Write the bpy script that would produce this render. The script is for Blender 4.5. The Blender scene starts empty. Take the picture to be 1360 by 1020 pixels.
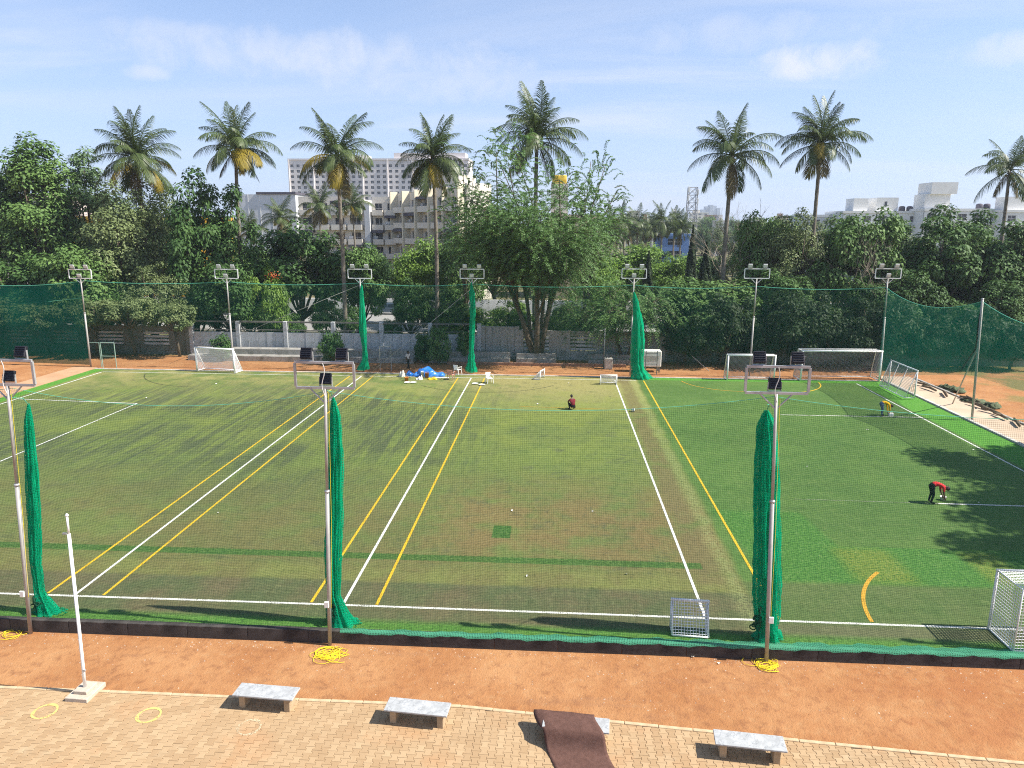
import bpy, bmesh, math, random
import numpy as np
from mathutils import Vector, Matrix

S = bpy.context.scene
COL = S.collection
rnd = random.Random(11)
rng = np.random.default_rng(5)
PI = math.pi

# ------------------------------------------------------------------ camera
CAM_H, FPX = 12.5, 950.0
YAW, PITCH, ROLL = math.radians(3.42), math.radians(12.35), math.radians(.215)
_f = Vector((-math.sin(YAW) * math.cos(PITCH), math.cos(YAW) * math.cos(PITCH), -math.sin(PITCH)))
_r = Vector((math.cos(YAW), math.sin(YAW), 0))
_u = _r.cross(_f)
_r2 = _r * math.cos(ROLL) + _u * math.sin(ROLL)
_u2 = _u * math.cos(ROLL) - _r * math.sin(ROLL)
CM = Matrix((_r2, _u2, -_f)).transposed()
cam_d = bpy.data.cameras.new('camera')
cam = bpy.data.objects.new('camera', cam_d)
COL.objects.link(cam)
cam.matrix_world = Matrix.Translation((0, 0, CAM_H)) @ CM.to_4x4()
cam_d.sensor_fit = 'HORIZONTAL'
cam_d.sensor_width = 36
cam_d.lens = FPX / 1360 * 36
cam_d.clip_start = .1
cam_d.clip_end = 9000
S.camera = cam

def ray(x, y):
    return CM @ Vector(((x - 680) / FPX, -(y - 510) / FPX, -1))
def G(x, y, z=0.0):                      # photo pixel -> point on the plane at height z
    d = ray(x, y); t = (z - CAM_H) / d.z
    return Vector((d.x * t, d.y * t, z))
def AT(x, y, Y):                         # photo pixel -> point at depth Y
    d = ray(x, y); t = Y / d.y
    return Vector((d.x * t, Y, CAM_H + d.z * t))

# ------------------------------------------------------------------ sun, sky, exposure
SUN_EL = math.radians(47)
to_sun = Vector((math.cos(SUN_EL) * .996, -math.cos(SUN_EL) * .09, math.sin(SUN_EL))).normalized()
sd = bpy.data.lights.new('sun', 'SUN')
sd.energy = 4.6
sd.angle = math.radians(.5)
sd.color = (1, .95, .86)
so = bpy.data.objects.new('sun', sd)
COL.objects.link(so)
so.location = (60, 0, 60)
so.rotation_euler = to_sun.to_track_quat('Z', 'Y').to_euler()

W = bpy.data.worlds.new('World')
S.world = W
W.use_nodes = True

class NT:
    """small node-graph helper"""
    def __init__(s, tree):
        s.t = tree; s.n = tree.nodes; s.l = tree.links
    def set(s, sock, v):
        if isinstance(v, bpy.types.NodeSocket): s.l.new(v, sock)
        elif v is not None:
            if sock.type == 'RGBA' and len(v) == 3: v = (*v, 1)
            sock.default_value = v
    def node(s, typ, **kw):
        n = s.n.new(typ)
        for k, v in kw.items(): setattr(n, k, v)
        return n
    def m(s, op, a, b=None, c=None, clamp=False):
        n = s.node('ShaderNodeMath', operation=op, use_clamp=clamp)
        for i, v in enumerate((a, b, c)): s.set(n.inputs[i], v)
        return n.outputs[0]
    def mul(s, a, b): return s.m('MULTIPLY', a, b)
    def add(s, a, b): return s.m('ADD', a, b)
    def ss(s, x, a, b):                  # smoothstep from a to b
        n = s.node('ShaderNodeMapRange', interpolation_type='SMOOTHSTEP')
        s.set(n.inputs['Value'], x)
        if a < b: vals = (a, b, 0, 1)
        else: vals = (b, a, 1, 0)
        for i, v in enumerate(vals): n.inputs[i + 1].default_value = v
        return n.outputs[0]
    def band(s, x, a, b, soft):
        return s.mul(s.ss(x, a - soft, a + soft), s.ss(x, b + soft, b - soft))
    def mix(s, f, a, b, mode='MIX'):
        n = s.node('ShaderNodeMix', data_type='RGBA', blend_type=mode)
        s.set(n.inputs[0], f); s.set(n.inputs[6], a); s.set(n.inputs[7], b)
        return n.outputs[2]
    def noise(s, vec, scale, detail=3, rough=.55, dist=0):
        n = s.node('ShaderNodeTexNoise')
        if vec is not None: s.l.new(vec, n.inputs['Vector'])
        n.inputs['Scale'].default_value = scale; n.inputs['Detail'].default_value = detail
        n.inputs['Roughness'].default_value = rough; n.inputs['Distortion'].default_value = dist
        return n.outputs['Fac']
    def scale(s, vec, xyz):
        n = s.node('ShaderNodeVectorMath', operation='MULTIPLY')
        s.l.new(vec, n.inputs[0]); n.inputs[1].default_value = xyz
        return n.outputs[0]
    def sep(s, vec):
        n = s.node('ShaderNodeSeparateXYZ'); s.l.new(vec, n.inputs[0]); return n.outputs
    def pos(s): return s.node('ShaderNodeNewGeometry').outputs['Position']
    def obj(s): return s.node('ShaderNodeTexCoord').outputs['Object']
    def bump(s, h, strength, dist):
        n = s.node('ShaderNodeBump'); s.l.new(h, n.inputs['Height'])
        n.inputs['Strength'].default_value = strength; n.inputs['Distance'].default_value = dist
        return n.outputs[0]

def world_sky():
    k = NT(W.node_tree)
    bg = k.n['Background']
    sky = k.node('ShaderNodeTexSky', sky_type='NISHITA', sun_disc=False)
    sky.sun_elevation = SUN_EL
    sky.sun_rotation = math.atan2(to_sun.x, to_sun.y)
    sky.altitude = 900; sky.air_density = 1.0; sky.dust_density = 1.2; sky.ozone_density = 1.3
    d = k.node('ShaderNodeTexCoord').outputs['Generated']
    x, y, z = k.sep(d)
    zc = k.m('MAXIMUM', z, .03)
    comb = k.node('ShaderNodeCombineXYZ')
    k.set(comb.inputs[0], k.m('DIVIDE', x, k.add(zc, .12))); k.set(comb.inputs[1], k.m('DIVIDE', y, k.add(zc, .12)))
    p = comb.outputs[0]
    wisp = k.noise(k.scale(p, (.35, 1.1, 1)), 1.1, 7, .6, .4)
    veil = k.noise(k.scale(p, (.5, .8, 1)), .55, 3, .5)
    cov = k.mul(k.ss(wisp, .42, .78), k.ss(veil, .36, .60))
    cov = k.mul(cov, .85)
    # small puffs of cumulus seen in the photograph, as directions
    fine = k.noise(d, 22, 6, .62, .3)
    def puff(px, py, rx, ry, amt):
        v = ray(px, py).normalized()
        az0 = math.atan2(v.x, v.y); 
        dx = k.m('DIVIDE', k.m('SUBTRACT', k.m('ARCTAN2', x, y), az0), rx)
        dz = k.m('DIVIDE', k.m('SUBTRACT', z, v.z), ry)
        r2 = k.add(k.mul(dx, dx), k.mul(dz, dz))
        g = k.m('SUBTRACT', 1.0, r2, clamp=True)
        return k.mul(k.ss(k.add(g, k.mul(k.m('SUBTRACT', fine, .5), 2.2)), .15, 1.5), amt)
    for a in ((1082, 82, .10, .034, .95), (850, 96, .05, .012, .35), (698, 52, .05, .016, .35), (196, 96, .035, .012, .5),
              (1335, 66, .07, .022, .6), (420, 75, .34, .040, .60), (560, 110, .25, .03, .45), (250, 45, .20, .02, .4), (1000, 45, .25, .03, .35)):
        cov = k.m('MAXIMUM', cov, puff(*a))
    cov = k.mul(cov, k.ss(z, .0, .06))
    haze = k.ss(z, .50, -.05)
    base = k.mix(k.mul(haze, .75), sky.outputs[0], (3.35, 3.85, 5.35))
    base = k.mix(1.0, base, (.90, .955, 1.02), 'MULTIPLY')
    base = k.mix(cov, base, (4.7, 4.85, 5.4))
    k.l.new(base, bg.inputs[0])
    bg.inputs[1].default_value = .1
world_sky()
S.view_settings.view_transform = 'Standard'
S.view_settings.look = 'None'
S.view_settings.exposure = .95
S.view_settings.gamma = 1
S.view_settings.use_curve_mapping = False
S.cycles.use_denoising = False
S.cycles.filter_width = 1.1
S.cycles.max_bounces = 6
S.cycles.diffuse_bounces = 3
S.cycles.glossy_bounces = 2
S.cycles.transmission_bounces = 4
S.cycles.transparent_max_bounces = 20
S.cycles.volume_bounces = 0
S.cycles.caustics_reflective = False
S.cycles.caustics_refractive = False

# ------------------------------------------------------------------ mesh helpers
def link(name, me, parent=None, loc=None, rotz=0, scale=None):
    o = bpy.data.objects.new(name, me)
    COL.objects.link(o)
    if parent: o.parent = parent
    if loc is not None: o.location = loc
    if rotz: o.rotation_euler = (0, 0, rotz)
    if scale is not None: o.scale = (scale,) * 3 if not hasattr(scale, '__len__') else scale
    return o
def tag(o, label=None, cat=None, group=None, kind=None):
    if label: o['label'] = label
    if cat: o['category'] = cat
    if group: o['group'] = group
    if kind: o['kind'] = kind
    return o
def thing(name, label, cat, loc=(0, 0, 0), rotz=0, group=None, scale=None):
    o = link(name, None, None, loc, rotz, scale)
    o.empty_display_size = .2
    return tag(o, label, cat, group)
def copy_tree(o, parent=None):
    c = o.copy(); COL.objects.link(c); c.parent = parent
    for ch in list(o.children): copy_tree(ch, c)
    return c
def npmesh(name, V, F, mats, midx=None, smooth=False, attr=None):
    """V (n,3), F (m,k) all the same k"""
    me = bpy.data.meshes.new(name)
    V = np.asarray(V, dtype=np.float32); F = np.asarray(F, dtype=np.int32)
    m, kk = F.shape
    me.vertices.add(len(V)); me.vertices.foreach_set('co', V.ravel())
    me.loops.add(m * kk); me.loops.foreach_set('vertex_index', F.ravel())
    me.polygons.add(m)
    me.polygons.foreach_set('loop_start', np.arange(m, dtype=np.int32) * kk)
    me.polygons.foreach_set('loop_total', np.full(m, kk, dtype=np.int32))
    if midx is not None: me.polygons.foreach_set('material_index', np.asarray(midx, dtype=np.int32))
    if smooth: me.polygons.foreach_set('use_smooth', np.ones(m, dtype=bool))
    for mt in (mats if isinstance(mats, (list, tuple)) else [mats]): me.materials.append(mt)
    me.update(calc_edges=True)
    if attr is not None:
        a = me.attributes.new('tint', 'FLOAT', 'FACE'); a.data.foreach_set('value', np.asarray(attr, dtype=np.float32))
    return me

class MB:
    """collects boxes, tubes and polygons into one mesh"""
    def __init__(s): s.v = []; s.f = []; s.mi = []; s.cur = 0
    def poly(s, pts):
        b = len(s.v); s.v += [tuple(p) for p in pts]; s.f.append(tuple(range(b, b + len(pts)))); s.mi.append(s.cur); return s
    def box(s, lo, hi, M=None, bev=0):
        (a, b, c), (d, e, f) = lo, hi
        if bev:
            bm = bmesh.new(); bmesh.ops.create_cube(bm, size=1)
            for v in bm.verts: v.co = ((a + d) / 2 + v.co.x * (d - a), (b + e) / 2 + v.co.y * (e - b), (c + f) / 2 + v.co.z * (f - c))
            bmesh.ops.bevel(bm, geom=bm.edges[:], offset=bev, segments=1, affect='EDGES')
            return s.bm(bm, M)
        P = [(a, b, c), (d, b, c), (d, e, c), (a, e, c), (a, b, f), (d, b, f), (d, e, f), (a, e, f)]
        if M is not None: P = [tuple(M @ Vector(p)) for p in P]
        k = len(s.v); s.v += P
        for q in ((0, 3, 2, 1), (4, 5, 6, 7), (0, 1, 5, 4), (1, 2, 6, 5), (2, 3, 7, 6), (3, 0, 4, 7)):
            s.f.append(tuple(k + i for i in q)); s.mi.append(s.cur)
        return s
    def bm(s, bm, M=None):
        k = len(s.v); bm.verts.index_update()
        for v in bm.verts: s.v.append(tuple(M @ v.co) if M is not None else tuple(v.co))
        for f in bm.faces: s.f.append(tuple(k + v.index for v in f.verts)); s.mi.append(s.cur)
        bm.free(); return s
    def tube(s, pts, r, n=8, cap=True):
        pts = [Vector(p) for p in pts]
        rs = r if isinstance(r, (list, tuple)) else [r] * len(pts)
        k = len(s.v); ref = None
        for i, p in enumerate(pts):
            t = (pts[min(i + 1, len(pts) - 1)] - pts[max(i - 1, 0)])
            t = t.normalized() if t.length > 1e-9 else Vector((0, 0, 1))
            if ref is None:
                ref = Vector((1, 0, 0)) if abs(t.x) < .9 else Vector((0, 1, 0))
            a = (ref - t * ref.dot(t)).normalized(); b = t.cross(a); ref = a
            for j in range(n):
                q = 2 * PI * j / n
                s.v.append(tuple(p + (a * math.cos(q) + b * math.sin(q)) * rs[i]))
        for i in range(len(pts) - 1):
            for j in range(n):
                j2 = (j + 1) % n
                s.f.append((k + i * n + j, k + i * n + j2, k + (i + 1) * n + j2, k + (i + 1) * n + j)); s.mi.append(s.cur)
        if cap:
            s.f.append(tuple(k + j for j in range(n - 1, -1, -1))); s.mi.append(s.cur)
            s.f.append(tuple(k + (len(pts) - 1) * n + j for j in range(n))); s.mi.append(s.cur)
        return s
    def lathe(s, prof, n=12, c=(0, 0, 0)):
        k = len(s.v)
        for r, z in prof:
            for j in range(n):
                q = 2 * PI * j / n; s.v.append((c[0] + r * math.cos(q), c[1] + r * math.sin(q), c[2] + z))
        for i in range(len(prof) - 1):
            for j in range(n):
                j2 = (j + 1) % n
                s.f.append((k + i * n + j, k + i * n + j2, k + (i + 1) * n + j2, k + (i + 1) * n + j)); s.mi.append(s.cur)
        s.f.append(tuple(k + j for j in range(n - 1, -1, -1))); s.mi.append(s.cur)
        s.f.append(tuple(k + (len(prof) - 1) * n + j for j in range(n))); s.mi.append(s.cur)
        return s
    def mesh(s, name, mats, smooth=False):
        me = bpy.data.meshes.new(name); me.from_pydata(s.v, [], s.f)
        for mt in (mats if isinstance(mats, (list, tuple)) else [mats]): me.materials.append(mt)
        me.polygons.foreach_set('material_index', s.mi)
        if smooth: me.polygons.foreach_set('use_smooth', [True] * len(s.f))
        me.update(); return me
    def build(s, name, mats, parent=None, smooth=False, loc=None, rotz=0):
        return link(name, s.mesh(name, mats, smooth), parent, loc, rotz)

def sheet(name, P, mat, parent=None, smooth=True, thick=0):
    """grid sheet from P[i][j] points; uv in metres along both directions"""
    P = np.asarray(P, dtype=float); nu, nv = P.shape[:2]
    du = np.zeros((nu, nv)); dv = np.zeros((nu, nv))
    du[1:] = np.cumsum(np.linalg.norm(P[1:] - P[:-1], axis=2), axis=0)
    dv[:, 1:] = np.cumsum(np.linalg.norm(P[:, 1:] - P[:, :-1], axis=2), axis=1)
    du = np.repeat(du.mean(1, keepdims=True), nv, 1)
    I = np.arange(nu * nv).reshape(nu, nv)
    F = np.stack([I[:-1, :-1], I[1:, :-1], I[1:, 1:], I[:-1, 1:]], -1).reshape(-1, 4)
    me = npmesh(name, P.reshape(-1, 3), F, mat, smooth=smooth)
    uv = me.uv_layers.new(name='UVMap')
    q = np.stack([du.ravel()[F.ravel()], dv.ravel()[F.ravel()]], -1).astype(np.float32)
    uv.data.foreach_set('uv', q.ravel())
    o = link(name, me, parent)
    if thick:
        md = o.modifiers.new('thickness', 'SOLIDIFY'); md.thickness = thick; md.offset = 1
    return o

# ------------------------------------------------------------------ materials
MATS = {}
def mat(name, col, rough=.7, metal=0, var=.12, vscale=4.0, bump=0, bscale=60, spec=.35, dirt=None, dscale=1.2, damt=.5, coat=0):
    if name in MATS: return MATS[name]
    M = bpy.data.materials.new(name); M.use_nodes = True
    k = NT(M.node_tree); b = k.n['Principled BSDF']
    p = k.obj()
    c = col
    if var:
        n1 = k.noise(p, vscale, 4, .6)
        c = k.mix(k.ss(n1, .25, .75), tuple(x * (1 - var) for x in col), tuple(min(1, x * (1 + var)) for x in col))
    if dirt:
        c = k.mix(k.mul(k.ss(k.noise(p, dscale, 5, .65), .45, .75), damt), c, dirt)
    k.set(b.inputs['Base Color'], c)
    b.inputs['Roughness'].default_value = rough; b.inputs['Metallic'].default_value = metal
    b.inputs['Specular IOR Level'].default_value = spec
    if coat: b.inputs['Coat Weight'].default_value = coat
    if bump: k.l.new(k.bump(k.noise(p, bscale, 4, .6), bump, .02), b.inputs['Normal'])
    MATS[name] = M
    return M
def leafmat(name, c1, c2, trans=.3, rough=.5, spec=.3):
    M = bpy.data.materials.new(name); M.use_nodes = True
    k = NT(M.node_tree); b = k.n['Principled BSDF']; out = k.n['Material Output']
    at = k.node('ShaderNodeAttribute', attribute_name='tint')
    oi = k.node('ShaderNodeObjectInfo')
    f = k.add(k.mul(at.outputs['Fac'], .8), k.mul(oi.outputs['Random'], .2))
    c = k.mix(f, c1, c2)
    k.set(b.inputs['Base Color'], c); b.inputs['Roughness'].default_value = rough
    b.inputs['Specular IOR Level'].default_value = spec
    tr = k.node('ShaderNodeBsdfTranslucent'); k.set(tr.inputs[0], k.mix(.4, c, (.17, .28, .04)))
    mx = k.node('ShaderNodeMixShader'); mx.inputs[0].default_value = trans
    k.l.new(b.outputs[0], mx.inputs[1]); k.l.new(tr.outputs[0], mx.inputs[2]); k.l.new(mx.outputs[0], out.inputs[0])
    MATS[name] = M
    return M
def netmat(name, col, cell, wire, extra=0.0, trans=.35, diamond=False):
    """woven net: opaque strands of width `wire` on a grid of `cell` metres (uv in metres)"""
    M = bpy.data.materials.new(name); M.use_nodes = True
    k = NT(M.node_tree); out = k.n['Material Output']; k.n.remove(k.n['Principled BSDF'])
    uv = k.node('ShaderNodeTexCoord').outputs['UV']
    u, v, _ = k.sep(uv)
    if diamond: u, v = k.add(u, v), k.m('SUBTRACT', u, v)
    def strand(a):
        fr = k.m('FRACT', k.m('DIVIDE', a, cell))
        return k.m('LESS_THAN', fr, wire / cell)
    s = k.m('MAXIMUM', strand(u), strand(v))
    if extra: s = k.m('MAXIMUM', s, extra)
    d = k.node('ShaderNodeBsdfDiffuse'); t = k.node('ShaderNodeBsdfTranslucent'); tp = k.node('ShaderNodeBsdfTransparent')
    n1 = k.noise(uv, 1.3, 4, .6)
    c = k.mix(k.ss(n1, .3, .7), tuple(x * .9 for x in col), tuple(min(1, x * 1.1) for x in col))
    k.set(d.inputs[0], c); k.set(t.inputs[0], c)
    m1 = k.node('ShaderNodeMixShader'); m1.inputs[0].default_value = trans
    k.l.new(d.outputs[0], m1.inputs[1]); k.l.new(t.outputs[0], m1.inputs[2])
    m2 = k.node('ShaderNodeMixShader'); k.set(m2.inputs[0], s)
    k.l.new(tp.outputs[0], m2.inputs[1]); k.l.new(m1.outputs[0], m2.inputs[2]); k.l.new(m2.outputs[0], out.inputs[0])
    MATS[name] = M
    return M
def surf(name):
    M = bpy.data.materials.new(name); M.use_nodes = True
    k = NT(M.node_tree); MATS[name] = M
    return M, k, k.n['Principled BSDF']

steel = mat('galvanised_steel', (.42, .42, .42), .45, .35, .15, 3, dirt=(.22, .19, .16), damt=.35)
steel_d = mat('dull_steel', (.20, .21, .21), .5, .3, .15, 3, dirt=(.16, .13, .10), damt=.4)
pole_paint = mat('grey_pole_paint', (.38, .365, .34), .5, .1, .12, 2, dirt=(.28, .20, .14), dscale=1.5, damt=.5)
white_paint = mat('white_paint', (.88, .88, .86), .45, 0, .05, 3, dirt=(.5, .45, .38), damt=.25)
white_plastic = mat('white_plastic', (.78, .77, .72), .4, 0, .05, 3)
black_case = mat('black_lamp_case', (.018, .018, .024), .45, 0, .2, 8)
lamp_glass = mat('lamp_glass', (.62, .66, .68), .15, 0, .05, 8, spec=.6)
lamp_grey = mat('lamp_grey_case', (.55, .55, .54), .4, .2, .1, 5)
rope_y = mat('yellow_rope', (.78, .62, .02), .7, 0, .15, 20)
rope_g = mat('green_rope', (.10, .42, .28), .7, 0, .15, 10)
cable_w = mat('pale_cable', (.6, .58, .55), .6, 0, .1, 10)
concrete = mat('concrete', (.36, .34, .31), .9, 0, .15, 1.5, .3, 30, .2, dirt=(.12, .11, .09), dscale=.9, damt=.7)
concrete_l = mat('pale_concrete', (.52, .49, .44), .9, 0, .12, 1.5, .3, 30, .2, dirt=(.24, .2, .16), dscale=1.1, damt=.6)
bark = mat('bark', (.12, .095, .07), .95, 0, .35, 3, .6, 14, .1)
bark_p = mat('palm_bark', (.20, .175, .14), .95, 0, .3, 3, .6, 9, .1)
net_green = netmat('green_net', (.006, .46, .23), .05, .022, 0, .4)
net_fence = netmat('green_fence_net', (.010, .095, .05), .055, .0045, 0, .3)
net_dense = netmat('dense_green_net', (.004, .13, .085), .05, .026, 0, .35)
net_side = netmat('side_green_net', (.004, .14, .09), .05, .0095, 0, .35)
net_far = netmat('far_green_net', (.02, .16, .10), .05, .0042, 0, .3)
net_white = netmat('white_goal_net', (.75, .75, .78), .10, .028, 0, .3)

# ================================================================== THE SETTING
LOW = -.40                                # level of the path and dirt on the camera's side of the pitch
def m_dirt():
    M, k, b = surf('red_dirt')
    p = k.pos(); x, y, z = k.sep(p)
    n1 = k.noise(p, .35, 5, .6); n2 = k.noise(p, 3.2, 6, .7); n3 = k.noise(p, 26, 3, .7)
    c = k.mix(k.ss(n1, .3, .72), (.345, .150, .058), (.44, .225, .098))
    c = k.mix(k.mul(k.ss(n2, .50, .68), .7), c, (.25, .11, .05))
    c = k.mix(k.mul(k.ss(k.noise(k.scale(p, (.35, 2.2, 1)), 1.0, 5, .65), .54, .70), .45), c, (.30, .15, .075))
    c = k.mix(k.mul(k.ss(n2, .48, .28), .40), c, (.46, .28, .14))
    c = k.mix(k.mul(k.ss(n3, .56, .75), .7), c, (.20, .09, .045))
    c = k.mix(k.mul(k.ss(n3, .40, .2), .35), c, (.55, .38, .22))
    # redder and darker towards the right end of the strip by the pitch
    red = k.mul(k.mul(k.ss(x, 3, 14), k.ss(k.noise(p, .8, 4), .35, .65)), k.ss(y, 30, 20))
    c = k.mix(k.mul(red, .55), c, (.34, .13, .05))
    # beyond the wall: dull earth with weeds, then built-up land
    far = k.ss(y, 67, 69)
    weeds = k.mix(k.ss(k.noise(p, .3, 5, .65), .4, .6), (.085, .10, .035), (.21, .17, .10))
    c = k.mix(far, c, weeds)
    side = k.mul(k.ss(x, 32, 36), k.ss(k.noise(p, .25, 4), .46, .60))
    c = k.mix(k.mul(side, .7), c, (.16, .17, .06))
    k.set(b.inputs['Base Color'], c); b.inputs['Roughness'].default_value = .95
    b.inputs['Specular IOR Level'].default_value = .15
    h = k.add(n2, k.mul(n3, .45))
    k.l.new(k.bump(h, .8, .06), b.inputs['Normal'])
    return M
def m_turf():
    M, k, b = surf('artificial_turf')
    p = k.pos(); x, y, z = k.sep(p)
    big = k.noise(p, .10, 4, .6); mid = k.noise(p, .45, 5, .62); grain = k.noise(p, 9, 4, .7); fine = k.noise(p, 42, 3, .75)
    brush = k.noise(k.scale(p, (2.6, .11, 1)), 1.0, 7, .72, .8)          # lengthwise brush marks
    cross = k.noise(k.scale(p, (.12, 2.2, 1)), 1.0, 4, .6)           # seams and rows across
    # --- worn pitch on the left and in the middle
    c = k.mix(k.ss(big, .38, .64), (.132, .170, .048), (.086, .142, .042))
    sandy = k.mul(k.ss(y, 44, 58), k.ss(k.add(mid, k.mul(k.ss(x, -12, 2), .22)), .35, .66))
    c = k.mix(k.mul(sandy, .85), c, (.30, .26, .105))
    yel = k.mul(k.band(y, 36, 56, 7), k.ss(k.add(big, k.mul(mid, .4)), .56, .78))
    c = k.mix(k.mul(yel, .7), c, (.20, .235, .050))
    brown = k.mul(k.mul(k.ss(y, 39, 28), k.ss(y, 23.6, 25.2)), k.ss(k.add(k.mul(mid, .6), k.mul(big, .5)), .38, .66))
    c = k.mix(k.mul(brown, .62), c, (.165, .120, .052))
    brown2 = k.mul(k.mul(k.ss(y, 36, 30), k.ss(y, 24, 27)), k.mul(k.ss(x, -8, -3), k.ss(mid, .34, .6)))
    c = k.mix(k.mul(brown2, .48), c, (.215, .135, .062))
    # dark rubber-crumb smears, mostly on the left pitch
    smz = k.mul(k.band(y, 33, 55, 5), k.band(k.add(x, k.mul(k.m('SUBTRACT', big, .5), 14)), -38, -5, 5))
    sm = k.mul(k.mul(k.ss(k.add(k.mul(brush, .8), k.mul(mid, .3)), .45, .62), smz), k.ss(k.noise(p, .13, 2, .5), .32, .52))
    c = k.mix(k.mul(sm, .8), c, (.060, .074, .046))
    sm2 = k.mul(k.ss(k.noise(p, .62, 3, .5), .60, .70), k.mul(k.band(y, 34, 50, 3), k.band(x, -3, 5, 1)))
    c = k.mix(k.mul(sm2, .5), c, (.085, .095, .06))
    mot = k.ss(k.noise(p, 1.1, 6, .72, .5), .52, .68)
    c = k.mix(k.mul(k.mul(mot, k.ss(k.noise(p, .22, 3), .33, .56)), .55), c, (.066, .078, .044))
    # near rows
    near = k.ss(y, 24.9, 24.3)
    c = k.mix(k.mul(near, .85), c, k.mix(k.ss(mid, .35, .65), (.17, .18, .055), (.145, .125, .05)))
    n2 = k.ss(k.add(y, k.mul(mid, .5)), 23.75, 23.45)
    c = k.mix(n2, c, k.mix(k.ss(mid, .35, .7), (.085, .105, .045), (.125, .105, .055)))
    # worn strip and pale seam beside the boundary line
    xw = k.add(x, k.mul(k.m('SUBTRACT', mid, .5), .9))
    c = k.mix(k.mul(k.band(xw, 5.35, 6.35, .25), k.mul(k.ss(mid, .25, .5), k.mul(.8, k.ss(y, 23.3, 24.4)))), c, (.15, .125, .055))
    c = k.mix(k.mul(k.band(xw, 6.35, 6.85, .28), k.mul(k.ss(grain, .34, .60), .62)), c, (.24, .27, .105))
    # --- newer pitch on the right
    rg = k.mix(k.ss(mid, .3, .7), (.072, .148, .034), (.095, .172, .040))
    rg = k.mix(k.mul(k.ss(big, .45, .62), .5), rg, (.060, .120, .030))
    rg = k.mix(k.mul(k.ss(cross, .5, .62), .25), rg, (.065, .115, .032))
    lush = k.m('MAXIMUM', k.mul(k.band(y, 24.4, 27.5, .12), k.ss(x, 7.6, 7.9)), k.mul(k.band(y, 27, 31, .25), k.band(k.add(x, k.mul(k.m('SUBTRACT', y, 27), .12)), 7.7, 11.6, .2)))
    rg = k.mix(k.mul(lush, .85), rg, k.mix(k.ss(grain, .35, .65), (.035, .125, .022), (.075, .195, .035)))
    rg = k.mix(k.mul(k.mul(k.band(y, 24.5, 27.3, .4), k.m('MAXIMUM', k.band(x, 11.2, 13.3, .4), k.band(x, 16, 17.4, .3))), k.mul(.8, k.ss(grain, .3, .6))), rg, (.17, .20, .035))
    rg = k.mix(k.ss(y, 24.4, 24.1), rg, k.mix(k.ss(mid, .35, .65), (.075, .125, .036), (.098, .135, .045)))
    rg = k.mix(k.mul(k.ss(y, 21.7, 21.3), .8), rg, (.115, .115, .060))
    right = k.ss(k.add(x, k.mul(k.m('SUBTRACT', mid, .5), .8)), 6.75, 7.15)
    c = k.mix(right, c, rg)
    # replaced strip and patch of new turf
    strip = k.mul(k.band(k.add(y, k.mul(k.m('SUBTRACT', grain, .5), .25)), 25.12, 25.62, .05), k.ss(x, 5.75, 5.65))
    patch = k.mul(k.band(x, -2.46, -1.70, .03), k.band(y, 27.35, 28.6, .03))
    c = k.mix(k.m('MAXIMUM', k.mul(strip, .82), k.mul(patch, .9)), c, k.mix(k.ss(grain, .35, .65), (.022, .085, .016), (.050, .135, .026)))
    # bright margins
    edge = k.m('MAXIMUM', k.ss(x, 25.15, 25.3), k.ss(x, -39.9, -40.05))
    edge = k.m('MAXIMUM', edge, k.mul(k.ss(y, 59.3, 59.6), k.ss(x, 7.0, 7.6)))
    edge = k.m('MAXIMUM', edge, k.mul(k.ss(y, 21.0, 20.5), .75))
    c = k.mix(k.mul(edge, .9), c, k.mix(k.ss(grain, .3, .7), (.055, .20, .022), (.10, .30, .036)))
    # blades: fine light and dark grain everywhere
    rows = k.noise(k.scale(p, (.5, 7.0, 1)), 1.0, 4, .7); pile = k.noise(k.scale(p, (5.0, 1.1, 1)), 1.0, 4, .7)
    g = k.add(k.mul(k.m('SUBTRACT', fine, .5), 1.3), k.add(k.mul(k.m('SUBTRACT', grain, .5), 1.3), k.add(k.mul(k.m('SUBTRACT', rows, .5), .9), k.mul(k.m('SUBTRACT', pile, .5), .8))))
    c = k.mix(k.m('MULTIPLY', k.ss(g, 0, .5), .6), c, k.mix(.5, c, (.32, .34, .14)))
    c = k.mix(k.m('MULTIPLY', k.ss(g, 0, -.5), .72), c, (.032, .046, .018))
    k.set(b.inputs['Base Color'], c); b.inputs['Roughness'].default_value = .75; b.inputs['Specular IOR Level'].default_value = .12
    k.l.new(k.bump(k.add(fine, grain), .7, .025), b.inputs['Normal'])
    return M
def m_line(name, col, wear):
    M, k, b = surf(name)
    out = k.n['Material Output']
    p = k.pos()
    n = k.noise(p, 30, 4, .7); n2 = k.noise(p, 1.2, 3, .6)
    k.set(b.inputs['Base Color'], k.mix(k.ss(n, .3, .7), tuple(c * .75 for c in col), col)); b.inputs['Roughness'].default_value = .8
    tp = k.node('ShaderNodeBsdfTransparent'); mx = k.node('ShaderNodeMixShader')
    keep = k.m('LESS_THAN', k.add(n, k.mul(k.m('SUBTRACT', n2, .5), .35)), wear)
    k.set(mx.inputs[0], keep); k.l.new(tp.outputs[0], mx.inputs[1]); k.l.new(b.outputs[0], mx.inputs[2]); k.l.new(mx.outputs[0], out.inputs[0])
    return M
dirt = m_dirt(); turf_m = m_turf()
line_w = m_line('white_line_paint', (.80, .80, .74), .61)
line_w_worn = m_line('worn_white_line_paint', (.74, .74, .66), .57)
line_faint = m_line('faint_line_paint', (.30, .34, .22), .50)
line_y = m_line('yellow_line_paint', (.72, .46, .015), .60)
line_o = m_line('orange_line_paint', (.60, .33, .02), .58)
line_dk = m_line('dark_line', (.06, .07, .03), .52)

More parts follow.
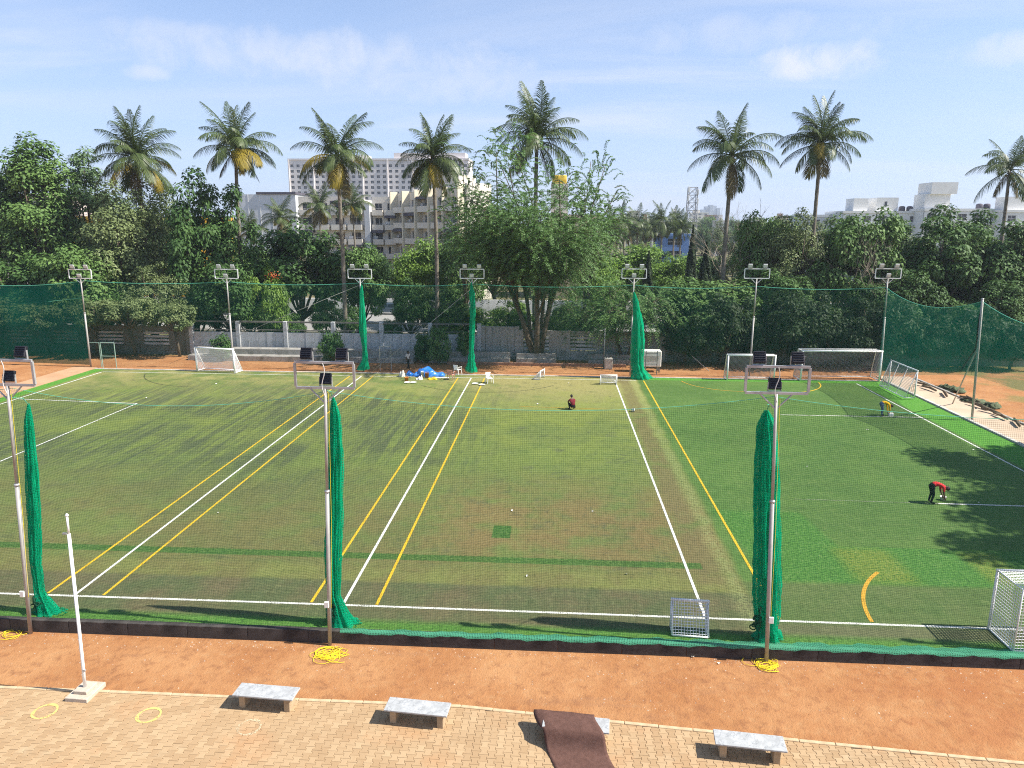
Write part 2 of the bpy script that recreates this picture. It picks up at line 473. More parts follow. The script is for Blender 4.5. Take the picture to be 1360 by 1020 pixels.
# ground: one sheet out to the horizon, 0.35 m lower on the camera's side
m = MB()
R = 2600
ys = [-R, 20.03, 20.06, 70, 300, R]; zs = [LOW, LOW, -.05, -.05, -.6, -.6]
xs = [-R, -200, -60, 0, 60, 200, R]
b0 = len(m.v)
for yy, zz in zip(ys, zs):
    for xx in xs: m.v.append((xx, yy, zz))
for i in range(len(ys) - 1):
    for j in range(len(xs) - 1):
        n = len(xs); m.f.append((i * n + j, i * n + j + 1, (i + 1) * n + j + 1, (i + 1) * n + j)); m.mi.append(0)
tag(m.build('ground', dirt), 'red dirt ground around the pitch running out to the horizon', kind='structure')

# the pitch
XL, XR, Y0, Y1 = -41.0, 27.55, 20.22, 60.35
m = MB(); m.box((XL, Y0, -.2), (XR, Y1, 0))
pitch = tag(m.build('pitch', turf_m), 'artificial turf football pitch', kind='structure')
def stripe(name, a, b, w, mt, z=.004):
    a = Vector((a[0], a[1], 0)); b = Vector((b[0], b[1], 0)); d = (b - a).normalized(); n = Vector((-d.y, d.x, 0)) * (w / 2)
    o = MB().poly([(*(a - n).xy, z), (*(b - n).xy, z), (*(b + n).xy, z), (*(a + n).xy, z)]).build(name, mt, pitch)
    return o
def arc_line(name, p1, p2, p3, w, mt, z=.008, ext=0):
    ax, ay, bx, by, cx, cy = *p1[:2], *p2[:2], *p3[:2]
    d = 2 * (ax * (by - cy) + bx * (cy - ay) + cx * (ay - by))
    ux = ((ax**2 + ay**2) * (by - cy) + (bx**2 + by**2) * (cy - ay) + (cx**2 + cy**2) * (ay - by)) / d
    uy = ((ax**2 + ay**2) * (cx - bx) + (bx**2 + by**2) * (ax - cx) + (cx**2 + cy**2) * (bx - ax)) / d
    r = math.hypot(ax - ux, ay - uy)
    a0 = math.atan2(ay - uy, ax - ux); a1 = math.atan2(cy - uy, cx - ux); am = math.atan2(by - uy, bx - ux)
    def unwrap(t, base): 
        while t - base > PI: t -= 2 * PI
        while t - base < -PI: t += 2 * PI
        return t
    am = unwrap(am, a0); a1 = unwrap(a1, am)
    mm = MB(); N = 28
    for i in range(N):
        t0 = a0 + (a1 - a0) * i / N; t1 = a0 + (a1 - a0) * (i + 1) / N
        mm.poly([(ux + (r - w / 2) * math.cos(t0), uy + (r - w / 2) * math.sin(t0), z), (ux + (r + w / 2) * math.cos(t0), uy + (r + w / 2) * math.sin(t0), z),
                 (ux + (r + w / 2) * math.cos(t1), uy + (r + w / 2) * math.sin(t1), z), (ux + (r - w / 2) * math.cos(t1), uy + (r - w / 2) * math.sin(t1), z)])
    return mm.build(name, mt, pitch)
stripe('touch_line', (-41, 21.58), (-7.1, 21.66), .11, line_w_worn)
stripe('touch_line', (-7.1, 21.66), (16.6, 21.60), .11, line_w_worn)
stripe('far_touch_line', (-39.5, 59.2), (6.9, 59.2), .09, line_w_worn)
stripe('end_line', (-39.6, 21.8), (-39.5, 59.1), .10, line_w)
stripe('end_line', (24.85, 22.2), (24.95, 59.3), .10, line_w)
for xx, nm, mt in ((-16.45, 'white_line', line_w), (-7.0, 'white_line', line_w), (5.1, 'white_line', line_w), (-17.45, 'yellow_line', line_y), (-15.45, 'yellow_line', line_y),
                   (-8.12, 'yellow_line', line_y), (-5.86, 'yellow_line', line_y), (7.5, 'yellow_line', line_y)):
    stripe(nm, (xx, 21.75), (xx, 59.1), .10, mt, .008)
a, b_ = G(19, 532), G(182, 536); stripe('box_line', (-39.4, 49.0), (b_.x, b_.y), .09, line_w, .012)
a = G(0, 613); stripe('box_line', (b_.x, b_.y), (a.x, a.y), .09, line_w, .012)
a, b_ = G(1035, 551), G(1225, 554.5); stripe('box_line', (a.x, a.y), (b_.x, b_.y), .10, line_w_worn, .012)
a, b_ = G(1246, 669), G(1380, 673); stripe('box_line', (a.x, a.y), (b_.x, b_.y), .11, line_w, .012)
a, b_ = G(1055, 663), G(1246, 669); stripe('faint_line', (a.x, a.y), (b_.x, b_.y), .06, line_faint, .012)
a, b_ = G(690, 540), G(826, 544); stripe('faint_line', (a.x, a.y), (b_.x, b_.y), .05, line_o, .012)
arc_line('goal_arc', G(1000, 520), G(1065, 521), G(1087, 508), .10, line_y)
arc_line('goal_arc', G(905, 506), G(940, 516), G(1000, 520), .08, line_o)
arc_line('goal_arc', G(1166, 760), G(1147, 787), G(1158, 826), .13, line_o)
arc_line('dark_arc', G(193, 497), G(203, 508), G(255, 514), .10, line_dk)
arc_line('dark_arc', G(560, 512), G(640, 521), G(735, 512), .08, line_dk)

# kerb round the pitch
def kerb_run(name, pts, w, z0, z1, mt, parent, step=1.5, label=None):
    for i in range(len(pts) - 1):
        a, b = Vector((*pts[i], 0)), Vector((*pts[i + 1], 0)); L = (b - a).length; n = max(1, round(L / step)); d = (b - a) / n
        rz = math.atan2(d.y, d.x)
        me = MB().box((.006, -w / 2, z0), (d.length - .006, w / 2, z1), bev=.012).mesh(name, mt)
        for j in range(n): link(name, me, parent, a + d * j + Vector((0, 0, rnd.uniform(-.004, .004))), rz)
kerb_m = mat('shaded_kerb_concrete', (.065, .058, .052), .9, 0, .3, 1.5, .4, 25, .2, dirt=(.025, .022, .02), dscale=1.1, damt=.9)  # shade on the camera-facing side is put into the kerb colour
kn = thing('pitch_kerb', 'concrete kerb coloured dark as in shade with green netting on top, edge of pitch by dirt', 'kerb', (0, 0, 0))
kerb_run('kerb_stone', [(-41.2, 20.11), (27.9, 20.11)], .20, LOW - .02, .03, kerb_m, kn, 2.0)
kr = thing('path_kerb', 'pale concrete kerb between bright turf margin and the sandy side path', 'kerb', (0, 0, 0))
kerb_run('kerb_stone', [(27.72, 20.25), (27.72, 60.4)], .26, -.06, .10, concrete_l, kr, 1.6)
kf = thing('far_kerb', 'low pale kerb at the far edge of pitch before the dirt strip', 'kerb', (0, 0, 0))
kerb_run('kerb_stone', [(-41.0, 60.45), (27.55, 60.45)], .16, -.06, .05, concrete_l, kf, 2.4)

# side paths
sand_path = mat('sandy_path', (.52, .40, .29), .95, 0, .12, 1.2, .3, 20, .15, dirt=(.36, .25, .16), dscale=.6, damt=.6)
m = MB(); m.box((27.86, 18.0, -.06), (30.6, 62.5, .03)); tag(m.build('side_path', sand_path), 'pale sandy path beside the right end of the pitch', kind='structure')
m = MB(); m.box((-43.4, 21, -.06), (-41.05, 61.0, .03)); tag(m.build('side_path', mat('dirt_path', (.46, .29, .17), .95, 0, .15, 1.0, .3, 20, .15, dirt=(.38, .2, .1), dscale=.5, damt=.7)), 'pale sandy path beside the left end of the pitch', kind='structure')
ke = thing('outer_kerb', 'rough grey kerb on the outer side of the sandy path', 'kerb')
kerb_run('kerb_stone', [(30.72, 22), (30.72, 61.5)], .2, -.06, .12, concrete, ke, 1.8)

# pavement of interlocking pavers on the camera's side
EDGE = [(-26, 17.2), (-2.4, 17.24), (13.5, 15.86), (26, 14.8)]
def edge_y(x):
    for (a, b), (c, d) in zip(EDGE, EDGE[1:]):
        if x <= c: return b + (d - b) * (x - a) / (c - a)
    return EDGE[-1][1]
joint = mat('paver_joint_sand', (.22, .16, .10), .95, 0, .2, 6)
m = MB()
m.poly([(-40, 2, LOW + .012), (26, 2, LOW + .012), (26, edge_y(26), LOW + .012), (-2.4, 17.24, LOW + .012), (-26, 17.2, LOW + .012), (-40, 17.2, LOW + .012)])
pave = tag(m.build('pavement', joint), 'pavement of cream interlocking pavers beside the dirt strip', kind='structure')
def m_paver():
    M, k, b = surf('cream_paver')
    p = k.pos(); oi = k.node('ShaderNodeAttribute', attribute_name='tint').outputs['Fac']
    ob = k.node('ShaderNodeObjectInfo').outputs['Random']
    t = k.m('FRACT', k.add(k.mul(oi, 7.13), ob))
    c = k.mix(t, (.355, .235, .128), (.435, .305, .175))
    n = k.noise(p, .55, 5, .65)
    c = k.mix(k.mul(k.ss(n, .50, .70), .6), c, (.42, .24, .12))        # dirt tracked over from the strip
    c = k.mix(k.mul(k.ss(k.noise(p, 1.3, 5, .6), .58, .74), .35), c, (.46, .37, .24))
    c = k.mix(k.mul(k.ss(k.noise(p, 45, 3, .7), .55, .8), .3), c, (.30, .2, .11))
    k.set(b.inputs['Base Color'], c); b.inputs['Roughness'].default_value = .9; b.inputs['Specular IOR Level'].default_value = .2
    k.l.new(k.bump(k.noise(p, 70, 3, .7), .35, .01), b.inputs['Normal'])
    return M
paver_m = m_paver()
PW, PL, PD = .20, .235, .022              # column pitch, paver length, zigzag depth
def paver_outline(g=.004):
    hw, hl = PW / 2 - g, PL / 2 - g
    q = PL / 4
    return [(-hw - PD, -hl), (hw + PD, -hl), (hw + PD, -q * 1.25), (hw - PD, -q * .75), (hw - PD, q * .75), (hw + PD, q * 1.25), (hw + PD, hl),
            (-hw - PD, hl), (-hw - PD, q * 1.25), (-hw + PD, q * .75), (-hw + PD, -q * .75), (-hw - PD, -q * 1.25)]
o1, o2 = paver_outline(.003), paver_outline(.009)
def paver_geo(cx, cy, dz):
    V = [(cx + x, cy + y, LOW + .006) for x, y in o1] + [(cx + x, cy + y, LOW + .040 + dz) for x, y in o1] + [(cx + x, cy + y, LOW + .047 + dz) for x, y in o2]
    return V
PF = []
for ring in (0, 12):
    for i in range(12):
        j = (i + 1) % 12; PF.append((ring + i, ring + j, ring + 12 + j, ring + 12 + i))
PF.append(tuple(range(24, 36)))
base_v = [(x, y, .006) for x, y in o1] + [(x, y, .040) for x, y in o1] + [(x, y, .047) for x, y in o2]
pav_me = bpy.data.meshes.new('paver'); pav_me.from_pydata(base_v, [], PF); pav_me.materials.append(paver_m); pav_me.update()
cells = []
for i in range(int(-21 / PW), int(16 / PW)):
    cx = i * PW
    for j in range(int(12.6 / PL), int(17.6 / PL)):
        cy = j * PL + (PL / 2 if i % 2 else 0)
        if cy - PL / 2 < edge_y(cx) - .14: cells.append((cx, cy))
def inframe(cx, cy):
    v = CM.transposed() @ (Vector((cx, cy, LOW)) - Vector((0, 0, CAM_H)))
    px, py = 680 + FPX * v.x / -v.z, 510 - FPX * v.y / -v.z
    return 4 < px < 1356 and py < 1016, py
scored = sorted([(-(inframe(*c)[1]), c) for c in cells if inframe(*c)[0] and c[1] + PL / 2 < edge_y(c[0]) - .12])
single = set(c for _, c in scored[:300])
V = []; F = []; T = []
for c in cells:
    dz = rnd.uniform(-.003, .003)
    if c in single: link('paver', pav_me, pave, (c[0], c[1], LOW + dz))
    else:
        k0 = len(V); V += [(x, min(y, edge_y(x) - .10), z) for x, y, z in paver_geo(c[0], c[1], dz)]; F += [tuple(k0 + i for i in f) for f in PF]; T += [rnd.random()] * len(PF)
me = bpy.data.meshes.new('paver_field'); me.from_pydata(V, [], F); me.materials.append(paver_m)
at = me.attributes.new('tint', 'FLOAT', 'FACE'); at.data.foreach_set('value', T); me.update()
tag(link('paver_field', me, pave), 'cream interlocking pavers farther along the pavement', kind='stuff')
edge_m = mat('cream_edging', (.52, .40, .25), .9, 0, .15, 2, .4, 25, .2, dirt=(.42, .24, .12), dscale=1.5, damt=.7)
kerb_run('edging_stone', [(-26, 17.13), (-2.4, 17.17)], .11, LOW - .03, LOW + .075, edge_m, pave, .9)
kerb_run('edging_stone', [(-2.4, 17.17), (13.5, 15.79), (20, 15.24)], .11, LOW - .03, LOW + .075, edge_m, pave, .9)
ring_y = m_line('yellow_ring_paint', (.74, .58, .18), .60); ring_p = m_line('pale_ring_paint', (.64, .52, .33), .52)
def ring(px, py, r, mt, squash=1):
    c = G(px, py, LOW); mm = MB(); N = 26
    for i in range(N):
        t0, t1 = 2 * PI * i / N, 2 * PI * (i + 1) / N; w0 = .035 + .012 * math.sin(t0 * 3 + px); w1 = .035 + .012 * math.sin(t1 * 3 + px)
        mm.poly([(c.x + (r + s * w) * math.cos(t), c.y + (r + s * w) * math.sin(t), LOW + .0535) for t, s, w in ((t0, -1, w0), (t0, 1, w0), (t1, 1, w1), (t1, -1, w1))])
    mm.build('painted_ring', mt, pave)
ring(60, 947, .29, ring_y); ring(198, 952, .29, ring_y); ring(331, 968, .29, ring_p)

# road beyond the wall
road_m = mat('pale_road', (.33, .32, .30), .9, 0, .12, .4, .2, 10, .2, dirt=(.22, .20, .17), dscale=.2, damt=.6)
m = MB(); m.box((-140, 86, -.2), (140, 107, .0)); tag(m.build('road', road_m), 'pale road running behind the boundary wall', kind='structure')
m = MB(); m.box((-140, 84.4, -.2), (140, 85.98, .12)); tag(m.build('footway', concrete_l), 'narrow footway along the road behind the wall', kind='structure')

# ================================================================== POLES, NETS
def floodlight(parent, loc, face, case, glass, w=.34, h=.33, tilt=25):
    """face = +1 aims at +y, -1 aims at -y"""
    o = link('floodlight', None, parent, loc); o.empty_display_size = .1
    rot = Matrix.Rotation(math.radians(-tilt) * face, 4, 'X')
    m = MB(); m.box((-w / 2, -.05, -h / 2), (w / 2, .05, h / 2), rot, bev=.012)
    for i in range(5):
        zz = -h / 2 + h * (i + .5) / 5
        m.box((-w / 2 + .02, -.05 - .035 if face > 0 else .0505, zz - .008), (w / 2 - .02, -.0505 if face > 0 else .05 + .035, zz + .008), rot)
    m.build('housing', case, o)
    y0, y1 = (.0505, .056) if face > 0 else (-.056, -.0505)
    MB().box((-w / 2 + .025, y0, -h / 2 + .025), (w / 2 - .025, y1, h / 2 - .025), rot).build('lens', glass, o)
    m = MB()
    for s in (-1, 1): m.box((s * (w / 2 + .012) - .008, -.03, -h / 2 - .04), (s * (w / 2 + .012) + .008, .03, .05))
    m.box((-w / 2 - .02, -.03, -h / 2 - .052), (w / 2 + .02, .03, -h / 2 - .04)); m.build('bracket', steel, o)
    return o
def light_pole(label, base, top, fw, fh, face, case, glass, extra_low=True, near=True, group=None, pm=None):
    base = Vector(base); t = thing('light_pole', label, 'light pole', base, 0, group)
    tp = Vector(top) - base; pm = pm or pole_paint
    r0, r1 = (.062, .045) if near else (.075, .055)
    H = tp.z; lerp = lambda z: Vector((tp.x * z / H, tp.y * z / H, z))
    m = MB()
    m.tube([lerp(0), lerp(H * .62)], r0, 12); m.tube([lerp(H * .62), lerp(H)], r1, 12)
    m.build('pole', pm, t, True)
    m = MB(); m.lathe([(r0 + .02, -.04), (r0 + .02, .0), (r0 + .004, .03)], 12, lerp(H * .62)); m.build('collar', steel, t, True)
    z0 = H + .02; c = lerp(H); f = .034
    m = MB()
    for (a, b) in (((-fw / 2, z0), (fw / 2, z0)), ((-fw / 2, z0 + fh), (fw / 2, z0 + fh))):
        m.box((c.x + a[0], c.y - f, a[1] - f), (c.x + b[0], c.y + f, b[1] + f))
    for s in (-1, 1): m.box((c.x + s * fw / 2 - f, c.y - f + .002, z0 + f), (c.x + s * fw / 2 + f, c.y + f - .002, z0 + fh - f))
    m.build('lamp_frame', steel if near else white_paint, t)
    for s in (-1, 1):
        m = MB(); m.tube([lerp(H - .42) + Vector((s * .03, 0, 0)), Vector((c.x + s * .44, c.y, z0 - f))], .024, 8); m.build('brace', steel if near else white_paint, t)
    for s in (-1, 1): floodlight(t, (c.x + s * fw * .30, c.y + face * .06, z0 + fh + .25), face, case, glass)
    if extra_low: floodlight(t, (c.x - .02, c.y + face * .14, z0 + .24), face, case, glass)
    if near:
        m = MB(); pts = []
        for i in range(9): q = i / 8; pts.append(Vector((c.x - .02 + .05 * math.sin(q * 7), c.y - .08, z0 + fh - q * (fh + .25))))
        m.tube(pts, .012, 6); m.build('cable', cable_w, t)
        m = MB(); m.box((-.07, -.13, 1.35), (.07, -.066, 1.55), bev=.01); m.build('junction_box', white_plastic, t)
        m = MB(); m.tube([lerp(H * .985) + Vector((.10, -.02, 0)), lerp(H * .5) + Vector((.12, -.02, 0)), lerp(1.3) + Vector((.07, -.03, 0))], .006, 5); m.build('rope', rope_y, t)
    return t
PY = 19.92
npoles = []
for lab, bpx, tpx in (('grey floodlight pole standing near the white flagpole with a green net bundle', (45, 838), (10, 512)),
                      ('grey floodlight pole between two net bundles with yellow rope coiled at its foot', (439, 855), (432, 516)),
                      ('grey floodlight pole with dark green net bundle, beside the small white goal', (1015, 873), (1031, 523))):
    b = G(*bpx, LOW); b.y = PY; tt = AT(*tpx, PY)
    npoles.append((b, tt)); light_pole(lab, b, tt, 1.73, .75, 1, black_case, lamp_glass)
for sx in (-30.2, 20.0):
    light_pole('grey floodlight pole further along the near kerb', (sx, PY, LOW), (sx, PY, 7.9), 1.73, .75, 1, black_case, lamp_glass, group='near floodlight poles outside the view')
    npoles.append((Vector((sx, PY, LOW)), Vector((sx, PY, 7.9))))
npoles.sort(key=lambda p: p[0].x)
FY = 61.4
fp = []
FL = {107: 'white framed floodlight pole beside the dense green net and a gate frame', 301: 'thin floodlight pole behind the white goal on the worn pitch',
      478: 'floodlight pole with bundled net by the metal stand frame', 627: 'floodlight pole with bundled net next to plastic chairs',
      842: 'floodlight pole with wide hanging net beside the white tank', 1005: 'floodlight pole behind the medium dark-netted goal',
      1179: 'floodlight pole behind the widest goal where the green side net begins'}
for px in (107, 301, 478, 627, 842, 1005, 1179):
    tt = AT(px, 370, FY); bx = {107: -42.0, 1179: 27.75}.get(px, tt.x)
    light_pole(FL[px], (bx, FY, -.05), tt, 2.05, .78, -1, lamp_grey, lamp_glass, px in (107, 627, 842, 1179, 301), False)
    fp.append((Vector((bx, FY, -.05)), tt))
# side pole on the path
b = Vector((27.95, 48.0, .03)); tt = AT(1305, 397, 48.0)
t = thing('net_pole', 'plain grey net pole with a slanting prop on the sandy path', 'net pole', b)
d = tt - b
MB().tube([Vector((0, 0, 0)), d], .075, 12).build('pole', pole_paint, t, True)
MB().tube([Vector((1.15, 4.6, 0)), d * .62], .045, 10).build('prop', pole_paint, t, True)
MB().lathe([(.09, 0), (.09, .03), (.02, .05)], 12, d).build('cap', steel, t, True)

def sag_net(label, a, b, za, zb, sag, bot_a, bot_b, mt, group=None, billow=.25, seed=0, rope=rope_g, nu=28, nv=14, name='fence_net', rr=.008):
    a, b = Vector(a), Vector(b)
    t = thing(name, label, 'net', (a.x, a.y, min(bot_a, bot_b)), 0, group); o = Vector((a.x, a.y, min(bot_a, bot_b)))
    n = (b - a).normalized().cross(Vector((0, 0, 1))); P = []
    top = []
    for i in range(nu + 1):
        u = i / nu; c = a.lerp(b, u); zt = za + (zb - za) * u - 4 * sag * u * (1 - u); zb_ = bot_a + (bot_b - bot_a) * u
        row = []
        for j in range(nv + 1):
            v = j / nv; z = zt + (zb_ - zt) * v
            w = billow * math.sin(PI * v) * math.sin(PI * u) * (.6 + .4 * math.sin(u * 9 + seed)) + .05 * math.sin(u * 37 + v * 6 + seed) * min(1, 4 * v)
            p = c + n * w; row.append((p.x - o.x, p.y - o.y, z - o.z))
        P.append(row); top.append(row[0])
    sheet('net', P, mt, t)
    MB().tube(top, rr, 5).build('top_rope', rope, t)
    return t
NY = 20.10
NL = ['thin green safety net reaching past the left pole', 'thin green safety net between the flagpole side pole and the roped pole', 'thin green safety net between the roped pole and the small goal pole',
      'thin green safety net in front of the newer green turf']
for i in range(len(npoles) - 1):
    A, B = npoles[i], npoles[i + 1]
    sag_net(NL[i], (A[1].x, NY, 0), (B[1].x, NY, 0), A[1].z - .12, B[1].z - .12, .50, .05, .05, net_fence, None, .10, i, nu=40)
# netting gathered on the kerb
hem_m = netmat('pale_green_net', (.11, .42, .25), .05, .026, 0, .35)
P = []
N = 150
for i in range(N + 1):
    x = -6.6 + (27.4 + 6.6) * i / N; k1 = .025 * math.sin(i * .9) + .02 * math.sin(i * 2.3 + 1)
    w = .06 + .24 * min(1, i / N * 1.6); P.append([(x, 20.14 + w + k1 * 2, .012), (x, 20.14 + w * .7 + k1, .035 + k1 * .3), (x, 20.14 + w * .3, .05 + k1 * .4), (x, 20.12, .062), (x, 20.00 - k1 * .2, .058), (x, 19.985, -.02 + k1)])
h = sheet('net_hem', P, hem_m); tag(h, 'pale green netting gathered along the kerb of the near touchline', 'net')
# far nets
FNL = ["of green mesh behind the white goal", "of green mesh behind the lamp frames of the roped pole", "of green mesh behind the man in white and blue tarpaulin", "of green mesh behind the chairs and small goal", "of green mesh behind the white tank", "of green mesh behind the widest goal"]
for i in range(len(fp) - 1):
    A, B = fp[i], fp[i + 1]
    sag_net('sheer far net ' + FNL[i], (A[1].x, FY + .1, 0), (B[1].x, FY + .1, 0), 7.75, 7.75, .22, .1, .1, net_far, None, .12, i, nu=20, nv=8, rr=.024)
LN = sag_net('dense dark green net continuing left of the corner floodlight pole', (-60, 63.2, 0), (fp[0][1].x, FY + .1, 0), 8.2, 7.7, .75, .15, .15, net_dense, None, .4, 3, rr=.03)
MB().tube([(18 * u, -1.75 * u, 5.2 + .9 * u - 1.6 * u * (1 - u)) for u in np.linspace(0, 1, 14)], .02, 5).build('middle_rope', rope_g, LN)
A = fp[-1][1]
sag_net('dense dark green side net lifted off the ground before the net pole', (A.x, FY + .1, 0), (tt.x, 48, 0), 7.75, 7.95, .95, .3, 3.1, net_side, None, .3, 1, rr=.022)
sag_net('dense dark green side net running on past the net pole', (tt.x, 48, 0), (27.7, 36, 0), 7.95, 7.8, .9, 3.1, 3.3, net_side, None, .3, 2, rr=.022)
# hem rope of the side net
# bundles of pulled-back dividing net
def bundle(label, pts, prof, seed, mt=net_green, Y=20.55, z0=0.0, group=None, knot=True):
    """pts: photo pixels of the centre line top to bottom at depth Y; prof: radius for each"""
    C = [AT(px, py, Y) for px, py in pts]
    base = Vector((C[-1].x, Y, z0)); r_ = random.Random(seed)
    t = thing('net_bundle', label, 'net bundle', base, 0, group)
    NZ, NA = 46, 60; P = []
    ph = [r_.uniform(0, 6.28) for _ in range(4)]
    for i in range(NZ + 1):
        q = i / NZ * (len(C) - 1); k = min(int(q), len(C) - 2); fq = q - k
        c = C[k].lerp(C[k + 1], fq); rr = prof[k] * (1 - fq) + prof[k + 1] * fq
        z = max(c.z, z0 + .01); row = []
        for j in range(NA + 1):
            a = 2 * PI * j / NA
            w = 1 + .12 * math.sin(7 * a + ph[0] + i * .05) + .09 * math.sin(13 * a + ph[1] - i * .08) + .13 * math.sin(2 * a + ph[2] + i * .22) + .10 * math.sin(i * .31 + ph[3])
            w += .10 * math.sin(5 * a + i * .6 + ph[3]) * math.sin(i * .37 + ph[1]) + .05 * r_.gauss(0, 1)
            row.append((c.x + rr * w * math.cos(a) - base.x, Y + .75 * rr * w * math.sin(a) - base.y, z - base.z + .03 * math.sin(2 * a + i) * (i / NZ)))
        P.append(row)
    sheet('net', P, mt, t)
    for e in range(2):                      # inner folds make the bundle denser
        Q = [[(p[0] * (1 - f_) + np.mean([x[0] for x in row]) * f_, p[1] * (1 - f_), p[2]) for p in row] for row in P for f_ in [(.35, .65)[e]]]
        sheet('inner_fold', Q, mt, t)
    if knot:                                # loose tangle of rope-thick net near the ground
        m = MB(); zc = [p for p in P[int(NZ * .86)]]
        cx = np.mean([p[0] for p in zc]); cz = np.mean([p[2] for p in zc])
        for i in range(26):
            q = Vector((cx - prof[-2] * .8 + r_.gauss(0, .08), r_.gauss(-.08, .07), max(.12, cz + r_.gauss(.15, .2)))); a1 = r_.uniform(0, 6); rr_ = r_.uniform(.05, .13)
            e1 = Vector((math.cos(a1), math.sin(a1), 0)); e2 = Vector((0, r_.uniform(-.4, .4), 1))
            m.tube([q + e1 * rr_ * math.cos(w) + e2 * rr_ * math.sin(w) for w in np.linspace(0, 6.28, 9)], .02, 5, False)
        m.build('tangle', mat('dark_green_rope', (.008, .07, .035), .8, 0, .2, 10), t, True)
    m = MB(); tp = P[0]; cx = np.mean([p[0] for p in tp]); m.tube([(cx, 0, tp[0][2] - .05), (cx, -.2, tp[0][2] + .22), (cx - .15, -.5, tp[0][2] + .30)], .012, 6); m.build('tie_rope', rope_g, t)
    return t
bundle('green net bundle hanging beside the pole near the flagpole', [(38, 536), (38, 560), (42, 620), (46, 690), (47, 745), (52, 785), (62, 808), (70, 828)], [.03, .12, .17, .18, .18, .15, .26, .5], 1)
bundle('bright green net bundle hanging on the pole with the yellow rope coil', [(442, 527), (445, 550), (446, 600), (445, 680), (443, 745), (444, 790), (452, 815), (458, 836)], [.03, .12, .23, .23, .22, .18, .28, .52], 2)
bundle('dark green net bundle hanging on the pole beside the small white goal', [(1018, 545), (1018, 562), (1018, 620), (1018, 690), (1018, 760), (1018, 800), (1018, 830), (1020, 848)], [.05, .25, .33, .35, .36, .32, .34, .50], 3, net_green)
bundle('narrow green net bundle on the far pole by the metal stand frame', [(480, 378), (480, 388), (481, 410), (482, 440), (484, 460), (485, 478), (482, 491)], [.04, .17, .23, .25, .20, .26, .45], 4, Y=60.9, knot=False)
bundle('narrow green net bundle on the far pole by the plastic chairs', [(626, 375), (627, 388), (628, 410), (627, 440), (626, 462), (626, 480), (626, 494)], [.04, .17, .23, .23, .19, .28, .42], 5, Y=60.9, knot=False)
bundle('wide loose green net bundle on the far pole by the white tank', [(842, 388), (844, 400), (847, 430), (847, 460), (846, 480), (848, 492), (852, 503)], [.05, .25, .40, .46, .52, .5, .85], 6, Y=60.0, knot=False)
# guy wires
def wire(label, a, b, r=.015):
    a, b = Vector(a), Vector(b); t = MB().tube([(0, 0, 0), tuple(b - a)], r, 6).build('guy_wire', mat('wire_grey', (.38, .37, .34), .6, .2, .1, 4), None, True)
    t.location = a; tag(t, label, 'wire')
g1 = G(490, 497); wire('slanting guy wire from chair-side pole down to the metal stand frame', (g1.x, g1.y, .0), (fp[3][1].x, FY - .08, 7.4))
g1 = AT(225, 483, 63.6); wire('slanting guy wire rising from the dirt behind the white goal', (g1.x, 63.6, -.05), (fp[2][1].x, FY + .09, 7.6))
g1 = AT(942, 487, 64.0); g2 = AT(880, 434, 68.1); wire('slanting prop cable from wall pillar to dirt beside the white tank', (g1.x, 64.0, -.05), (g2.x, 68.25, 3.1), .035)

